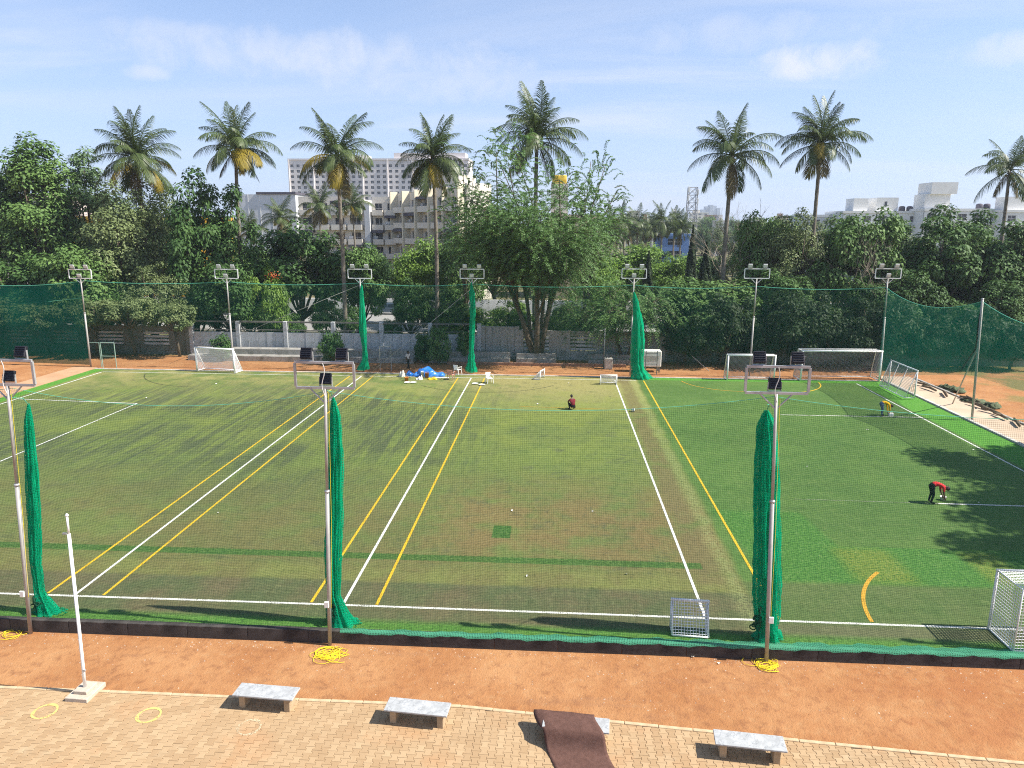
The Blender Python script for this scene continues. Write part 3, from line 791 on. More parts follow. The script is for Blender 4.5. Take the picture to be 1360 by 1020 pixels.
# ================================================================== GOALS
def strands(m, a, b, c, d, nu, nv, r=.010):
    """real net strands over the quad a-b-c-d"""
    a, b, c, d = map(Vector, (a, b, c, d))
    for i in range(nu + 1):
        u = i / nu; m.tube([a.lerp(b, u), d.lerp(c, u)], r, 3, False)
    for j in range(nv + 1):
        v = j / nv; m.tube([a.lerp(d, v), b.lerp(c, v)], r, 3, False)
def goal(label, loc, rotz, w, h, dt, db, r, mode='sheet', hb=None, group=None, mids=0, nm=None, cell=.09):
    """opening towards -y; dt/db depth at top/bottom"""
    t = thing('goal', label, 'goal', loc, rotz, group); hb = h if hb is None else hb
    for s in (-1, 1):
        MB().tube([(s * w / 2, 0, 0), (s * w / 2, 0, h)], r, 10).build('post', white_paint, t, True)
    MB().tube([(-w / 2 - r, 0, h), (w / 2 + r, 0, h)], r * 1.02, 10).build('crossbar', white_paint, t, True)
    q = r * .62
    for s in (-1, 1):
        m = MB(); m.tube([(s * w / 2, .0, q), (s * w / 2, db, q)], q, 8); m.build('ground_bar', white_paint, t, True)
        m = MB(); pts = [(s * w / 2, 0, h)]
        if dt > .05: pts.append((s * w / 2, dt, hb))
        pts.append((s * w / 2, db, q)); m.tube(pts, q, 8); m.build('back_stay', white_paint, t, True)
    m = MB(); m.tube([(-w / 2, db, q), (w / 2, db, q)], q, 8)
    if dt > .05: m.tube([(-w / 2, dt, hb), (w / 2, dt, hb)], q, 8)
    for i in range(mids):
        xx = -w / 2 + w * (i + 1) / (mids + 1); m.tube([(xx, dt, hb - q), (xx, db, q)], q, 8)
    m.build('back_bar', white_paint, t, True)
    A, B = (-w / 2, max(dt, .001), hb), (w / 2, max(dt, .001), hb)
    if mode == 'real':
        m = MB()
        n1 = int(w / cell); n2 = int(math.hypot(h, db - dt) / cell)
        strands(m, A, B, (w / 2, db, .02), (-w / 2, db, .02), n1, n2)
        for s in (-1, 1): strands(m, (s * w / 2, 0, h), (s * w / 2, max(dt, .002), hb), (s * w / 2, db, .02), (s * w / 2, 0, .02), max(3, int(db / cell)), int(h / cell))
        if dt > .05: strands(m, (-w / 2, 0, h), (w / 2, 0, h), B, A, n1, max(2, int(dt / cell)))
        m.build('net', white_paint, t)
    else:
        nmat = nm or net_white
        def quad(a, b, c, d):
            a, b, c, d = map(Vector, (a, b, c, d)); P = []
            for i in range(9):
                u = i / 8; row = []
                for j in range(7):
                    v = j / 6; p = a.lerp(b, u).lerp(d.lerp(c, u), v); p.y += .10 * math.sin(PI * u) * math.sin(PI * v); row.append(tuple(p))
                P.append(row)
            sheet('net', P, nmat, t)
        quad(A, B, (w / 2, db, .02), (-w / 2, db, .02))
        for s in (-1, 1): quad((s * w / 2, 0, h), (s * w / 2, max(dt, .02), hb), (s * w / 2, db, .02), (s * w / 2, 0, .02))
        if dt > .05: quad((-w / 2, 0, h), (w / 2, 0, h), B, A)
    return t
net_grey = netmat('grey_goal_net', (.30, .31, .33), .10, .022, 0, .3)
a, b = G(262, 493), G(312, 496)
goal('white goal with fine white net standing on the worn far touchline', ((a.x + b.x) / 2, (a.y + b.y) / 2, .012), math.atan2(b.y - a.y, b.x - a.x), (b - a).length, 2.1, .05, 1.1, .075)
goal('medium white goal with dark net between two thin poles', (16.5, 59.95, .01), .03, 3.9, 2.12, .55, 1.1, .06, nm=net_grey)
goal('widest white goal with deep roof frame and dark net', (23.9, 60.15, .06), .05, 6.55, 2.5, 1.0, 1.6, .07, nm=net_grey)
goal('white goal turned end-on over the path kerb behind the man in yellow', (26.95, 55.95, .11), PI / 2, 4.3, 2.1, .04, .7, .05, mids=2, nm=net_grey)
goal('box shaped white goal with white net at the near touchline', (15.55, 21.55, .012), PI, 3.1, 2.04, 1.25, 1.27, .045, 'real', cell=.10)
goal('small tilted white goal with square mesh beside dark net bundle', (4.42, 20.95, .012), PI - .06, 1.1, .98, .04, .5, .05, 'real', cell=.09)
a = G(808, 511); goal('tiny white goal at the far end of the white boundary line', (a.x, a.y, .014), .02, 1.3, .78, .03, .6, .05)
a = G(720, 503); goal('tiny white goal seen end-on in front of the big feathery tree', (a.x, a.y, .012), 1.25, 1.1, .72, .03, .65, .045)

# ================================================================== PAVEMENT THINGS
PZ = LOW + .047
def m_marble():
    M, k, b = surf('grey_marble')
    p = k.obj(); n = k.noise(p, 2.2, 6, .6, 2.2)
    c = k.mix(k.ss(n, .35, .65), (.36, .365, .36), (.46, .465, .46))
    v = k.m('ABSOLUTE', k.m('SUBTRACT', k.noise(p, 1.6, 4, .6, 1.5), .5))
    c = k.mix(k.mul(k.ss(v, .022, .0), .6), c, (.20, .21, .22))
    c = k.mix(k.mul(k.ss(k.noise(p, 2.4, 2), .60, .75), .4), c, (.28, .28, .28))
    k.set(b.inputs['Base Color'], c); b.inputs['Roughness'].default_value = .35
    return M
marble = m_marble()
leg_stone = mat('tan_leg_stone', (.42, .31, .19), .9, 0, .2, 4, .5, 30, .2, dirt=(.26, .16, .09), dscale=3, damt=.6)
def bench(label, p_left, rotz):
    t = thing('stone_bench', label, 'bench', (p_left[0], p_left[1], PZ), rotz)
    m = MB(); m.box((-.13, -.09, .405), (1.57, .46, .455), bev=.008); m.build('seat', marble, t)
    for x in (0.0, 1.28): 
        m = MB(); m.box((x, 0, 0), (x + .17, .38, .405), bev=.012); m.build('leg', leg_stone, t)
    return t
bench('grey stone bench standing nearest the white flagpole', (-8.43, 16.72), -.06)
bench('grey stone bench between the flagpole bench and the carpet bench', (-4.19, 16.38), -.085)
bench('grey stone bench half hidden under a brown carpet', (-.02, 16.02), -.085)
bench('grey stone bench with a round stain, past the carpet', (4.26, 15.66), -.095)
# carpet over the third bench
carpet_m = mat('brown_carpet', (.125, .066, .052), .95, 0, .18, 9, .8, 90, .1, dirt=(.18, .11, .085), dscale=40, damt=.5)
prof = [(.60, .30), (.575, .40), (.54, .468), (.44, .478), (.30, .474), (.15, .476), (.0, .478), (-.09, .475), (-.16, .44), (-.215, .34), (-.26, .22), (-.33, .11), (-.44, .04), (-.62, .018), (-.9, .014), (-1.4, .012), (-2.0, .012), (-2.7, .012)]
P = []
for i in range(21):
    u = i / 20; row = []
    for j, (yy, zz) in enumerate(prof):
        sk = max(0, .40 - yy) * .48
        x = -.36 + 1.54 * u + sk
        curl = .12 * math.exp(-(u / .07) ** 2) * math.exp(-((yy - .2) / .3) ** 2)
        x2 = x - .05 * math.exp(-(u / .05) ** 2) * (yy > -.1)
        wz = .012 * math.sin(u * 8 + yy * 5) * (zz < .05) + .008 * math.sin(u * 11 + yy * 3) * (yy > -.15)
        row.append((x2, yy, zz + max(wz, -.004) - curl * .9 * (zz > .4)))
    P.append(row)
cp = sheet('carpet', P, carpet_m, None, True, .014)
cp.location = (-.02, 16.02, PZ); cp.rotation_euler = (0, 0, -.085)
tag(cp, 'brown rubbery carpet draped over a bench and down onto the pavers', 'carpet')
# flagpole
t = thing('flagpole', 'bare white flagpole on a stepped whitewashed concrete base', 'flagpole', (-13.0, 17.05, LOW + .02), -.05)
wb = mat('whitewashed_concrete', (.50, .43, .35), .9, 0, .15, 3, .4, 25, .2, dirt=(.42, .28, .18), dscale=2.5, damt=.7)
MB().box((-.33, -.40, 0), (.33, .40, .14), bev=.012).build('base_slab', wb, t)
MB().box((-.20, -.22, .14), (.20, .22, .24), bev=.012).build('base_step', wb, t)
tp = AT(89, 684, 17.05) - Vector((-13.0, 17.05, LOW + .02))
m = MB(); m.tube([(0, 0, .24), Vector(tp) * .2, Vector(tp) * .9], .043, 12); m.tube([Vector(tp) * .9, tp], .028, 10); m.build('pole', white_paint, t, True)
m = MB(); m.lathe([(.04, -.03), (.045, .0), (.01, .05)], 10, tp); m.build('finial', white_paint, t, True)
m = MB(); m.box((.03, -.05, .75), (.10, .0, .80)); m.box((.0, -.05, tp.z * .9), (.11, .0, tp.z * .9 + .04)); m.build('cleat', steel, t)
# rope coils
def coil(label, px, py, R, n, seed):
    c = G(px, py, LOW); r_ = random.Random(seed); pts = []
    for i in range(n * 10):
        a = i / 10 * 2 * PI; k = r_.uniform(.35, 1)
        if i % 10 == 0: rr = R * k; ox, oy = r_.gauss(0, R * .40), r_.gauss(0, R * .32)
        pts.append((ox + rr * math.cos(a) * (1.15), oy + rr * math.sin(a) * .9, .02 + .03 * r_.random()))
    sm = [tuple(np.mean([pts[max(0, i - 1)], pts[i], pts[min(len(pts) - 1, i + 1)]], 0)) for i in range(len(pts))]
    o = MB().tube(sm, .0075, 5).build('rope_coil', rope_y, None, True); o.location = (c.x, c.y, LOW); tag(o, label, 'rope')
coil('tangled yellow rope coil on dirt at the foot of the middle pole', 438, 869, .40, 20, 1)
coil('pale yellow rope coil on dirt below the dark net bundle', 1018, 886, .36, 15, 2)
coil('loose yellow rope on dirt by the pole nearest the flagpole', 20, 843, .42, 5, 3)

# ================================================================== FAR-SIDE THINGS
def chair(label, px, py, rotz, mt, z=0.0):
    c = G(px, py, z); t = thing('plastic_chair', label, 'chair', (c.x, c.y, z + .01), rotz)
    MB().box((-.24, -.22, .40), (.24, .24, .44), bev=.015).build('seat', mt, t)
    m = MB(); 
    for i in range(5): m.box((-.20 + i * .085, .20, .44), (-.14 + i * .085, .235, .80), Matrix.Rotation(-.12, 4, 'X'))
    m.box((-.24, .198, .78), (.24, .238, .88), Matrix.Rotation(-.12, 4, 'X'), bev=.012); m.build('backrest', mt, t)
    for sx in (-1, 1):
        for sy in (-1, 1):
            m = MB(); m.tube([(sx * .27, sy * .25 + .01, 0), (sx * .22, sy * .2 + .01, .41)], [.028, .036], 6); m.build('leg', mt, t)
        m = MB(); m.tube([(sx * .25, -.20, .42), (sx * .27, -.22, .64), (sx * .26, .25, .66)], .026, 6); m.build('armrest', mt, t)
chair('white plastic chair alone beside the yellow line', 650, 509, .5, white_plastic)
chair('white plastic chair next to the far net bundle', 608, 497, 2.6, white_plastic)
chair('faded pink plastic chair beside the white one', 599, 504, 2.9, mat('pink_plastic', (.52, .26, .20), .5, 0, .1, 4))
# blue tarpaulin heap
tarp_m = mat('blue_tarpaulin', (.01, .15, .50), .35, 0, .25, 3, spec=.5, dirt=(.25, .42, .65), dscale=2.2, damt=.5)
def heap(name, label, cat, px, py, L, Wd, Hh, mt, seed, z=.0, rz=0, rough=0):
    c = G(px, py, z); r_ = np.random.default_rng(seed); nu, nv = 30, 14; P = []
    ph = r_.uniform(0, 6.28, 6)
    for i in range(nu + 1):
        u = i / nu; row = []
        hh = Hh * (.65 + .25 * math.sin(u * 5 + ph[0]) + .15 * math.sin(u * 13 + ph[1])) * (1 - (2 * u - 1) ** 6)
        for j in range(nv + 1):
            v = j / nv * PI; w = Wd / 2 * (1 + .18 * math.sin(u * 9 + ph[2])) * (1 - (2 * u - 1) ** 8 * .6)
            rr = 1 + .10 * math.sin(3 * v + u * 17 + ph[3]) + .07 * math.sin(7 * v + u * 29 + ph[4]) + rough * r_.normal()
            row.append(((u - .5) * L, w * math.cos(v) * rr, max(0, hh * math.sin(v) * rr)))
        P.append(row)
    o = sheet(name, P, mt, None, False); o.location = (c.x, c.y, z + .01); o.rotation_euler = (0, 0, rz); tag(o, label, cat)
heap('tarpaulin', 'crumpled blue tarpaulin heap on the far touchline', 'tarpaulin', 572, 499, 2.5, 1.0, .85, tarp_m, 3, 0, .06)
heap('tarpaulin', 'flatter folded blue tarpaulin at the feet of the man in white', 'tarpaulin', 551, 499, 1.5, .8, .55, tarp_m, 8, 0, -.1)
sack_m = mat('pale_sack', (.62, .60, .52), .9, 0, .15, 6)
heap('sack', 'slumped pale sack at the end of the blue tarpaulin', 'sack', 534, 500, .55, .5, .55, sack_m, 5)
heap('sack', 'white plastic bag in front of the blue tarpaulin', 'bag', 557, 504, .55, .4, .35, white_plastic, 6)
heap('cloth', 'crumpled yellow cloth beside the brown bucket', 'cloth', 574, 504, .85, .4, .22, mat('yellow_cloth', (.70, .48, .02), .8, 0, .1, 5), 7)
def bucket(label, px, py, r, h, mt):
    c = G(px, py); t = thing('bucket', label, 'bucket', (c.x, c.y, .005))
    MB().lathe([(r * .8, 0), (r, h), (r * 1.07, h), (r * 1.07, h + .02), (r * .95, h + .02), (r * .95, h - .02), (r * .78, .03)], 14).build('body', mt, t, True)
    pts = [(r * math.cos(a), .02, h + r * .9 * math.sin(a)) for a in np.linspace(0, PI, 9)]; MB().tube(pts, .012, 5).build('handle', steel, t, True)
bucket('orange paint bucket in front of the pale sack', 540, 506, .17, .30, mat('orange_plastic', (.62, .22, .03), .5, 0, .1, 4))
bucket('brown bucket in front of the blue tarpaulin', 567, 502, .18, .42, mat('brown_plastic', (.30, .12, .06), .5, 0, .15, 4))
bucket('white paint bucket with pale lid by the blue tarpaulin', 561, 501, .14, .45, white_plastic)
for px, py, lab in ((631, 510, 'white paint tray lying on turf left of the lone chair'), (640, 511.5, 'white paint tray close to the yellow line end'), (541, 508.5, 'pale lid lying by the orange bucket'), (549, 508.5, 'pale lid lying between bucket and bag')):
    c = G(px, py); o = MB().lathe([(.20, 0), (.26, .05), (.28, .055), (.25, .045), (.18, .02)], 14).build('paint_tray', white_plastic, None, True); o.location = (c.x, c.y, .012); tag(o, lab, 'tray')
c = G(585, 502); o = MB().box((-.7, -.12, 0), (.7, .12, .06), bev=.015).build('white_board', white_plastic, None); o.location = (c.x, c.y, .005); tag(o, 'white plank lying between yellow cloth and pink chair', 'plank')
# football
c = G(841, 547); bmx = bmesh.new(); bmesh.ops.create_icosphere(bmx, subdivisions=2, radius=.13)
t = thing('football', 'white football with dark patches resting beside the boundary line', 'ball', (c.x, c.y, .13))
m = MB(); m.bm(bmx); m.build('shell', white_plastic, t, True)
m = MB()
for d in ((0, -1, .3), (.8, -.5, .2), (-.8, -.4, .4), (0, -.2, 1), (.3, -.7, -.7)):
    v = Vector(d).normalized(); q = v.to_track_quat('Z', 'Y').to_matrix(); m.poly([v * .1312 + q @ Vector((.05 * math.cos(a), .05 * math.sin(a), 0)) for a in np.linspace(0, 2 * PI, 6)[:-1]])
m.build('patch', black_case, t)
# litter
paper = mat('litter_white', (.75, .73, .65), .8, 0, .1, 10)
r_ = random.Random(4)
for px, py in ((290, 682), (194, 529), (1072, 620), (1152, 571), (1285, 603), (1293, 598), (787, 680), (832, 763), (680, 679), (755, 509), (714, 537), (287, 510), (700, 766), (1300, 668), (920, 873), (955, 882), (855, 868)):
    onp = py < 850; z = 0 if onp else LOW; c = G(px, py, z); s = .06 if py > 600 else .09
    m = MB(); pts = [(s * r_.uniform(.5, 1) * math.cos(a), s * r_.uniform(.4, 1) * math.sin(a), r_.uniform(.02, .07)) for a in np.linspace(0, 2 * PI, 7)[:-1]]
    k0 = len(m.v); m.v += pts + [(0, 0, .012)]; m.f += [(k0 + i, k0 + (i + 1) % 6, k0 + 6) for i in range(6)]; m.mi += [0] * 6
    o = m.build('paper_scrap', paper); o.location = (c.x, c.y, z + .004)
    tag(o, 'scrap of white paper litter on the turf' if onp else 'scrap of white paper litter on the red dirt by the kerb', 'litter', 'litter on the turf' if onp else 'litter on the dirt')
# metal frames standing on the far side
def stand_frame(name, label, cat, px0, px1, ytop, ybase, Y, bars, mt, leaf=None):
    a, b = AT(px0, ybase, Y), AT(px1, ybase, Y); h = AT(px0, ytop, Y).z + .05
    t = thing(name, label, cat, (a.x, Y, -.05)); w = b.x - a.x
    for x in (0, w): MB().tube([(x, 0, 0), (x, 0, h)], .035, 8).build('post', mt, t)
    for q in bars: MB().tube([(0, 0, h * q), (w, 0, h * q)], .03, 8).build('rail', mt, t)
    if leaf: 
        sheet('mesh_panel', [[(x, .0, z) for z in np.linspace(.1, h - .05, 4)] for x in np.linspace(.03, w - .03, 4)], leaf, t)
    return t
green_paint = mat('pale_green_paint', (.28, .40, .33), .5, .1, .1, 4)
stand_frame('gate_frame', 'pale green metal gate leaf standing on dirt by the corner pole', 'gate', 137, 155, 455, 488, 60.9, (.48, 1), green_paint, net_far)
stand_frame('gate_frame', 'dark open gateway frame beside the corner floodlight pole', 'gate', 121, 135, 455, 487, 61.6, (1,), green_paint)
stand_frame('metal_stand', 'tall grey metal stand frame on dirt next to narrow net bundle', 'stand', 505, 520, 460, 492, 61.7, (.52, 1), steel)
stand_frame('metal_stand', 'grey metal stand frame in front of the white tank', 'stand', 857, 872, 466, 496, 61.9, (.45, .9), steel_d)
a = AT(862, 484, 63.4); t = thing('water_tank', 'white rectangular water tank on legs behind the wide net bundle', 'tank', (a.x, 63.4, -.05))
MB().box((-1.3, -.5, .5), (1.0, .5, 1.95), bev=.06).build('tank_body', white_plastic, t)
MB().box((-.55, -.512, 1.1), (.75, -.503, 1.5)).build('panel_plate', concrete_l, t)
for x in (-1.15, .85):
    for y in (-.4, .4): MB().box((x - .05, y - .05, 0), (x + .05, y + .05, .5)).build('leg', steel_d, t)
a = AT(808, 478, 64.3); t = thing('cabinet', 'small pale concrete cabinet at the foot of a thin post', 'cabinet', (a.x, 64.3, -.05))
MB().box((-.36, -.3, 0), (.36, .3, 1.0), bev=.03).build('body', concrete_l, t); MB().box((-.26, -.312, .12), (.26, -.302, .86)).build('door', mat('cabinet_door', (.55, .5, .45), .7, 0, .1, 4), t)
a = AT(802, 480, 64.6); o = MB().tube([(0, 0, 0), (0, 0, 3.7)], .05, 8).build('post', steel_d, None, True); o.name = 'steel_post'; o.location = (a.x, 64.6, -.05); tag(o, 'thin bare steel post beside the small cabinet', 'post')
# debris along the outer edge of the path
logm = mat('weathered_wood', (.17, .13, .09), .95, 0, .3, 5, .6, 12, .1, dirt=(.08, .10, .05), damt=.5)
r_ = random.Random(9)
for i in range(8):
    y = 58.6 - i * 1.7 + r_.uniform(-.3, .3); x = 30.35 + r_.uniform(-.25, .5) - (i < 3) * .5
    L = r_.uniform(1.2, 2.2); m = MB(); a = PI / 2 + r_.uniform(-.5, .5)
    m.tube([(-L / 2 * math.cos(a), -L / 2 * math.sin(a), .14), (.05, .1, .20), (L / 2 * math.cos(a), L / 2 * math.sin(a), .16)], [.08, .11, .07], 8)
    m.tube([(.1, 0, .2), (.5 * r_.uniform(-1, 1), .6 * r_.uniform(-1, 1), .34)], [.07, .04], 6)
    o = m.build('log', logm, None, True); o.location = (x, y, .05); tag(o, 'weathered log in the debris row along the sandy path', 'log', 'logs dumped along the path')
oldnet = mat('old_green_net_heap', (.10, .12, .07), .95, 0, .5, 4, .9, 14, .1)
heap('net_heap', 'heap of old grey green netting by the net pole prop', 'net heap', 1302, 536, 3.0, 1.1, .32, oldnet, 12, .03, 1.9, .28)
heap('net_heap', 'heap of old grey green netting among the logs on the path edge', 'net heap', 1262, 517, 2.6, .9, .28, oldnet, 13, .03, 1.9, .28)

# ================================================================== PEOPLE
skin_m = mat('skin', (.13, .07, .045), .6, 0, .08, 10)
hair_m = mat('hair', (.012, .010, .010), .6, 0, .1, 20)
def limb(m, a, b, r0, r1, n=6): m.tube([a, b], [r0, r1], n)
def person(label, loc, rotz, J, shirt, trousers, shoe, sleeves='short', stoop=0):
    """J: joints; faces +x. One skinned body, coloured by the nearest bone; hair is a part."""
    t = thing('person', label, 'person', loc, rotz)
    names = ['pelvis', 'waist', 'chest', 'neck', 'head0'] + [a + s for s in 'LR' for a in ('shoulder', 'elbow', 'wrist', 'hip', 'knee', 'ankle', 'toe')]
    rad = dict(pelvis=.135, waist=.125, chest=.15, neck=.058, head0=.055, shoulder=.075, elbow=.047, wrist=.032, hip=.095, knee=.062, ankle=.045, toe=.035)
    idx = {n: i for i, n in enumerate(names)}
    edges = [('pelvis', 'waist'), ('waist', 'chest'), ('chest', 'neck'), ('neck', 'head0')]
    for s in 'LR': edges += [('chest', 'shoulder' + s), ('shoulder' + s, 'elbow' + s), ('elbow' + s, 'wrist' + s), ('pelvis', 'hip' + s), ('hip' + s, 'knee' + s), ('knee' + s, 'ankle' + s), ('ankle' + s, 'toe' + s)]
    me = bpy.data.meshes.new('skeleton'); me.from_pydata([J[n] for n in names], [(idx[a], idx[b]) for a, b in edges], [])
    o = bpy.data.objects.new('skeleton', me); COL.objects.link(o)
    md = o.modifiers.new('skin', 'SKIN'); md.use_smooth_shade = True
    for n, i in idx.items():
        d = me.skin_vertices[0].data[i]; r = rad[n.rstrip('LR')]; d.radius = (r, r); d.use_root = n == 'pelvis'
    sb = o.modifiers.new('sub', 'SUBSURF'); sb.levels = 2
    dg = bpy.context.evaluated_depsgraph_get(); em = bpy.data.meshes.new_from_object(o.evaluated_get(dg))
    V = [tuple(v.co) for v in em.vertices]; F = [tuple(p.vertices) for p in em.polygons]
    bpy.data.objects.remove(o); bpy.data.meshes.remove(em)
    part_of = {}
    def mat_of(a, b, q):
        if 'knee' in a or 'hip' in b or 'hip' in a: return 2
        if 'ankle' in a: return 3
        if 'knee' in b: return 2
        if a == 'pelvis': return 2 if q < .45 else 1
        if a in ('waist',) or b.startswith('shoulder'): return 1
        if a == 'chest': return 1 if q < .55 else 0
        if a.startswith('shoulder'): return 1 if (q < .75 or sleeves == 'long') else 0
        if a.startswith('elbow'): return 1 if sleeves == 'long' and q < .85 else 0
        return 0
    segs = [(a, b, Vector(J[a]), Vector(J[b])) for a, b in edges]
    m = MB(); m.v = V
    for f in F:
        c = sum((Vector(V[i]) for i in f), Vector()) / len(f); best = None
        for a, b, pa, pb in segs:
            d = pb - pa; q = max(0, min(1, (c - pa).dot(d) / d.length_squared)); dist = (c - pa - d * q).length
            if best is None or dist < best[0]: best = (dist, a, b, q)
        m.f.append(f); m.mi.append(mat_of(best[1], best[2], best[3]))
    # head with nose and ears
    n0, h0 = Vector(J['neck']), Vector(J['head0']); up = (h0 - n0).normalized(); fw = Vector(J['face']).normalized(); fw = (fw - up * fw.dot(up)).normalized(); sd_ = up.cross(fw)
    Rm = Matrix((fw, sd_, up)).transposed().to_4x4(); Rm.translation = h0 + up * .07
    m.cur = 0
    bmx = bmesh.new(); bmesh.ops.create_uvsphere(bmx, u_segments=14, v_segments=10, radius=1)
    for v in bmx.verts: v.co = Vector((v.co.x * .098 - .004, v.co.y * (.078 if v.co.z > -.3 else .066), v.co.z * .122))
    m.bm(bmx, Rm)
    m.tube([Rm @ Vector((.085, 0, .02)), Rm @ Vector((.118, 0, -.025)), Rm @ Vector((.09, 0, -.035))], [.008, .016, .010], 6)
    for s in (-1, 1): m.tube([Rm @ Vector((-.01, s * .074, .02)), Rm @ Vector((-.015, s * .092, .0)), Rm @ Vector((-.005, s * .076, -.03))], .012, 6)
    # hands: palm, four fingers, thumb
    for s in 'LR':
        w, e = Vector(J['wrist' + s]), Vector(J['elbow' + s]); d = (w - e).normalized(); sidev = d.cross(Vector((0, 1, 0)));
        sidev = sidev.normalized() if sidev.length > .1 else Vector((1, 0, 0)); nrm = d.cross(sidev)
        m.tube([w, w + d * .05, w + d * .095], [.032, .040, .036], 8)
        for i, L in enumerate((.075, .085, .080, .062)):
            b0 = w + d * .09 + sidev * (-.030 + .020 * i); m.tube([b0, b0 + d * L * .55 + nrm * .008, b0 + d * L * .9 + nrm * .03], [.0095, .009, .007], 5)
        b0 = w + d * .035 - sidev * .034; m.tube([b0, b0 + d * .04 - sidev * .03, b0 + d * .075 - sidev * .032], [.012, .011, .008], 5)
    m.build('body', [skin_m, shirt, trousers, shoe], t, True)
    bmx = bmesh.new(); bmesh.ops.create_uvsphere(bmx, u_segments=14, v_segments=10, radius=1)
    bmesh.ops.delete(bmx, geom=[v for v in bmx.verts if v.co.z < -.1 - .5 * (v.co.x < 0) or (v.co.x > .72 and v.co.z < .45)], context='VERTS')
    for v in bmx.verts: v.co = Vector((v.co.x * .108 - .010, v.co.y * .089, v.co.z * .128 + .008))
    MB().bm(bmx, Rm).build('hair', hair_m, t, True)
    return t
def sym(J):
    K = dict(J)
    for n, v in list(J.items()):
        if n.endswith('*'):
            del K[n]; K[n[:-1] + 'L'] = v; K[n[:-1] + 'R'] = (v[0], -v[1], v[2])
    return K
bend = sym({'pelvis': (-.05, 0, .88), 'waist': (.10, 0, .97), 'chest': (.34, 0, .96), 'neck': (.50, 0, .86), 'head0': (.57, 0, .80), 'face': (.5, 0, -1),
            'shoulder*': (.40, .18, .88), 'elbow*': (.42, .19, .58), 'wrist*': (.52, .12, .34), 'hip*': (-.07, .10, .82), 'knee*': (.03, .13, .46), 'ankle*': (-.05, .14, .07), 'toe*': (.14, .15, .03)})
bend2 = dict(bend); bend2.update({'kneeL': (.10, .13, .46), 'ankleL': (.10, .14, .07), 'toeL': (.29, .15, .03), 'wristR': (.48, -.10, .16), 'elbowR': (.46, -.18, .46), 'chest': (.33, 0, .90), 'neck': (.50, 0, .78), 'head0': (.58, 0, .73),
                                  'shoulderL': (.40, .18, .82), 'shoulderR': (.40, -.18, .82), 'elbowL': (.46, .18, .50), 'wristL': (.50, .10, .22)})
squat = sym({'pelvis': (-.14, 0, .27), 'waist': (-.10, 0, .42), 'chest': (.04, 0, .62), 'neck': (.12, 0, .80), 'head0': (.16, 0, .86), 'face': (1, 0, -.6),
             'shoulder*': (.05, .19, .70), 'elbow*': (.30, .22, .50), 'wrist*': (.42, .10, .30), 'hip*': (-.13, .11, .25), 'knee*': (.28, .19, .46), 'ankle*': (.06, .17, .07), 'toe*': (.26, .20, .03)})
walk = sym({'pelvis': (0, 0, .92), 'waist': (.0, 0, 1.06), 'chest': (.01, 0, 1.28), 'neck': (.02, 0, 1.46), 'head0': (.04, 0, 1.53), 'face': (1, 0, 0),
            'shoulder*': (.01, .18, 1.38), 'elbow*': (-.02, .23, 1.10), 'wrist*': (.08, .22, .86), 'hip*': (0, .09, .87), 'knee*': (.06, .10, .47), 'ankle*': (-.05, .10, .07), 'toe*': (.12, .12, .03)})
walk.update({'kneeR': (.16, -.10, .49), 'ankleR': (.24, -.10, .08), 'toeR': (.42, -.11, .06), 'ankleL': (-.20, .10, .09), 'toeL': (-.02, .11, .03), 'kneeL': (-.02, .10, .47)})
cloth = lambda n, c: mat(n, c, .85, 0, .15, 14, .4, 40, .15)
navy = cloth('dark_trousers', (.014, .014, .018)); jeans = cloth('blue_jeans', (.10, .15, .22)); shoe = mat('dark_shoe', (.02, .02, .02), .6, 0, .1, 5)
c = G(1236, 668); person('person in red shirt and black trousers bending over the turf line', (c.x, c.y, .004), -.1, bend, cloth('red_shirt', (.62, .035, .04)), navy, shoe)
c = G(1170, 552); person('person in yellow shirt and jeans bending to the ground', (c.x, c.y, .004), .05, bend2, cloth('yellow_shirt', (.78, .42, .01)), jeans, shoe, 'long')
c = G(760, 544); person('person in dark red shirt squatting on the worn turf', (c.x, c.y, .004), 1.9, squat, cloth('maroon_shirt', (.16, .02, .025)), navy, shoe)
c = G(542, 490); person('person in white shirt and dark trousers walking behind blue tarpaulin', (c.x, c.y, -.05), -.6, walk, cloth('white_shirt', (.72, .70, .66)), navy, shoe)
c = G(1252, 664); o = MB().lathe([(.10, 0), (.14, .16), (.15, .17), (.13, .16), (.1, .03)], 12).build('paint_pot', white_plastic, None, True); o.location = (c.x, c.y, .004); tag(o, 'white paint pot at the hands of the person in red', 'pot')
c = G(1178, 552); o = MB().box((-.16, -.1, 0), (.16, .1, .22), bev=.02).build('marking_tray', white_plastic, None); o.location = (c.x + .2, c.y - .1, .004); tag(o, 'white marking box at the hands of the person in yellow', 'box')

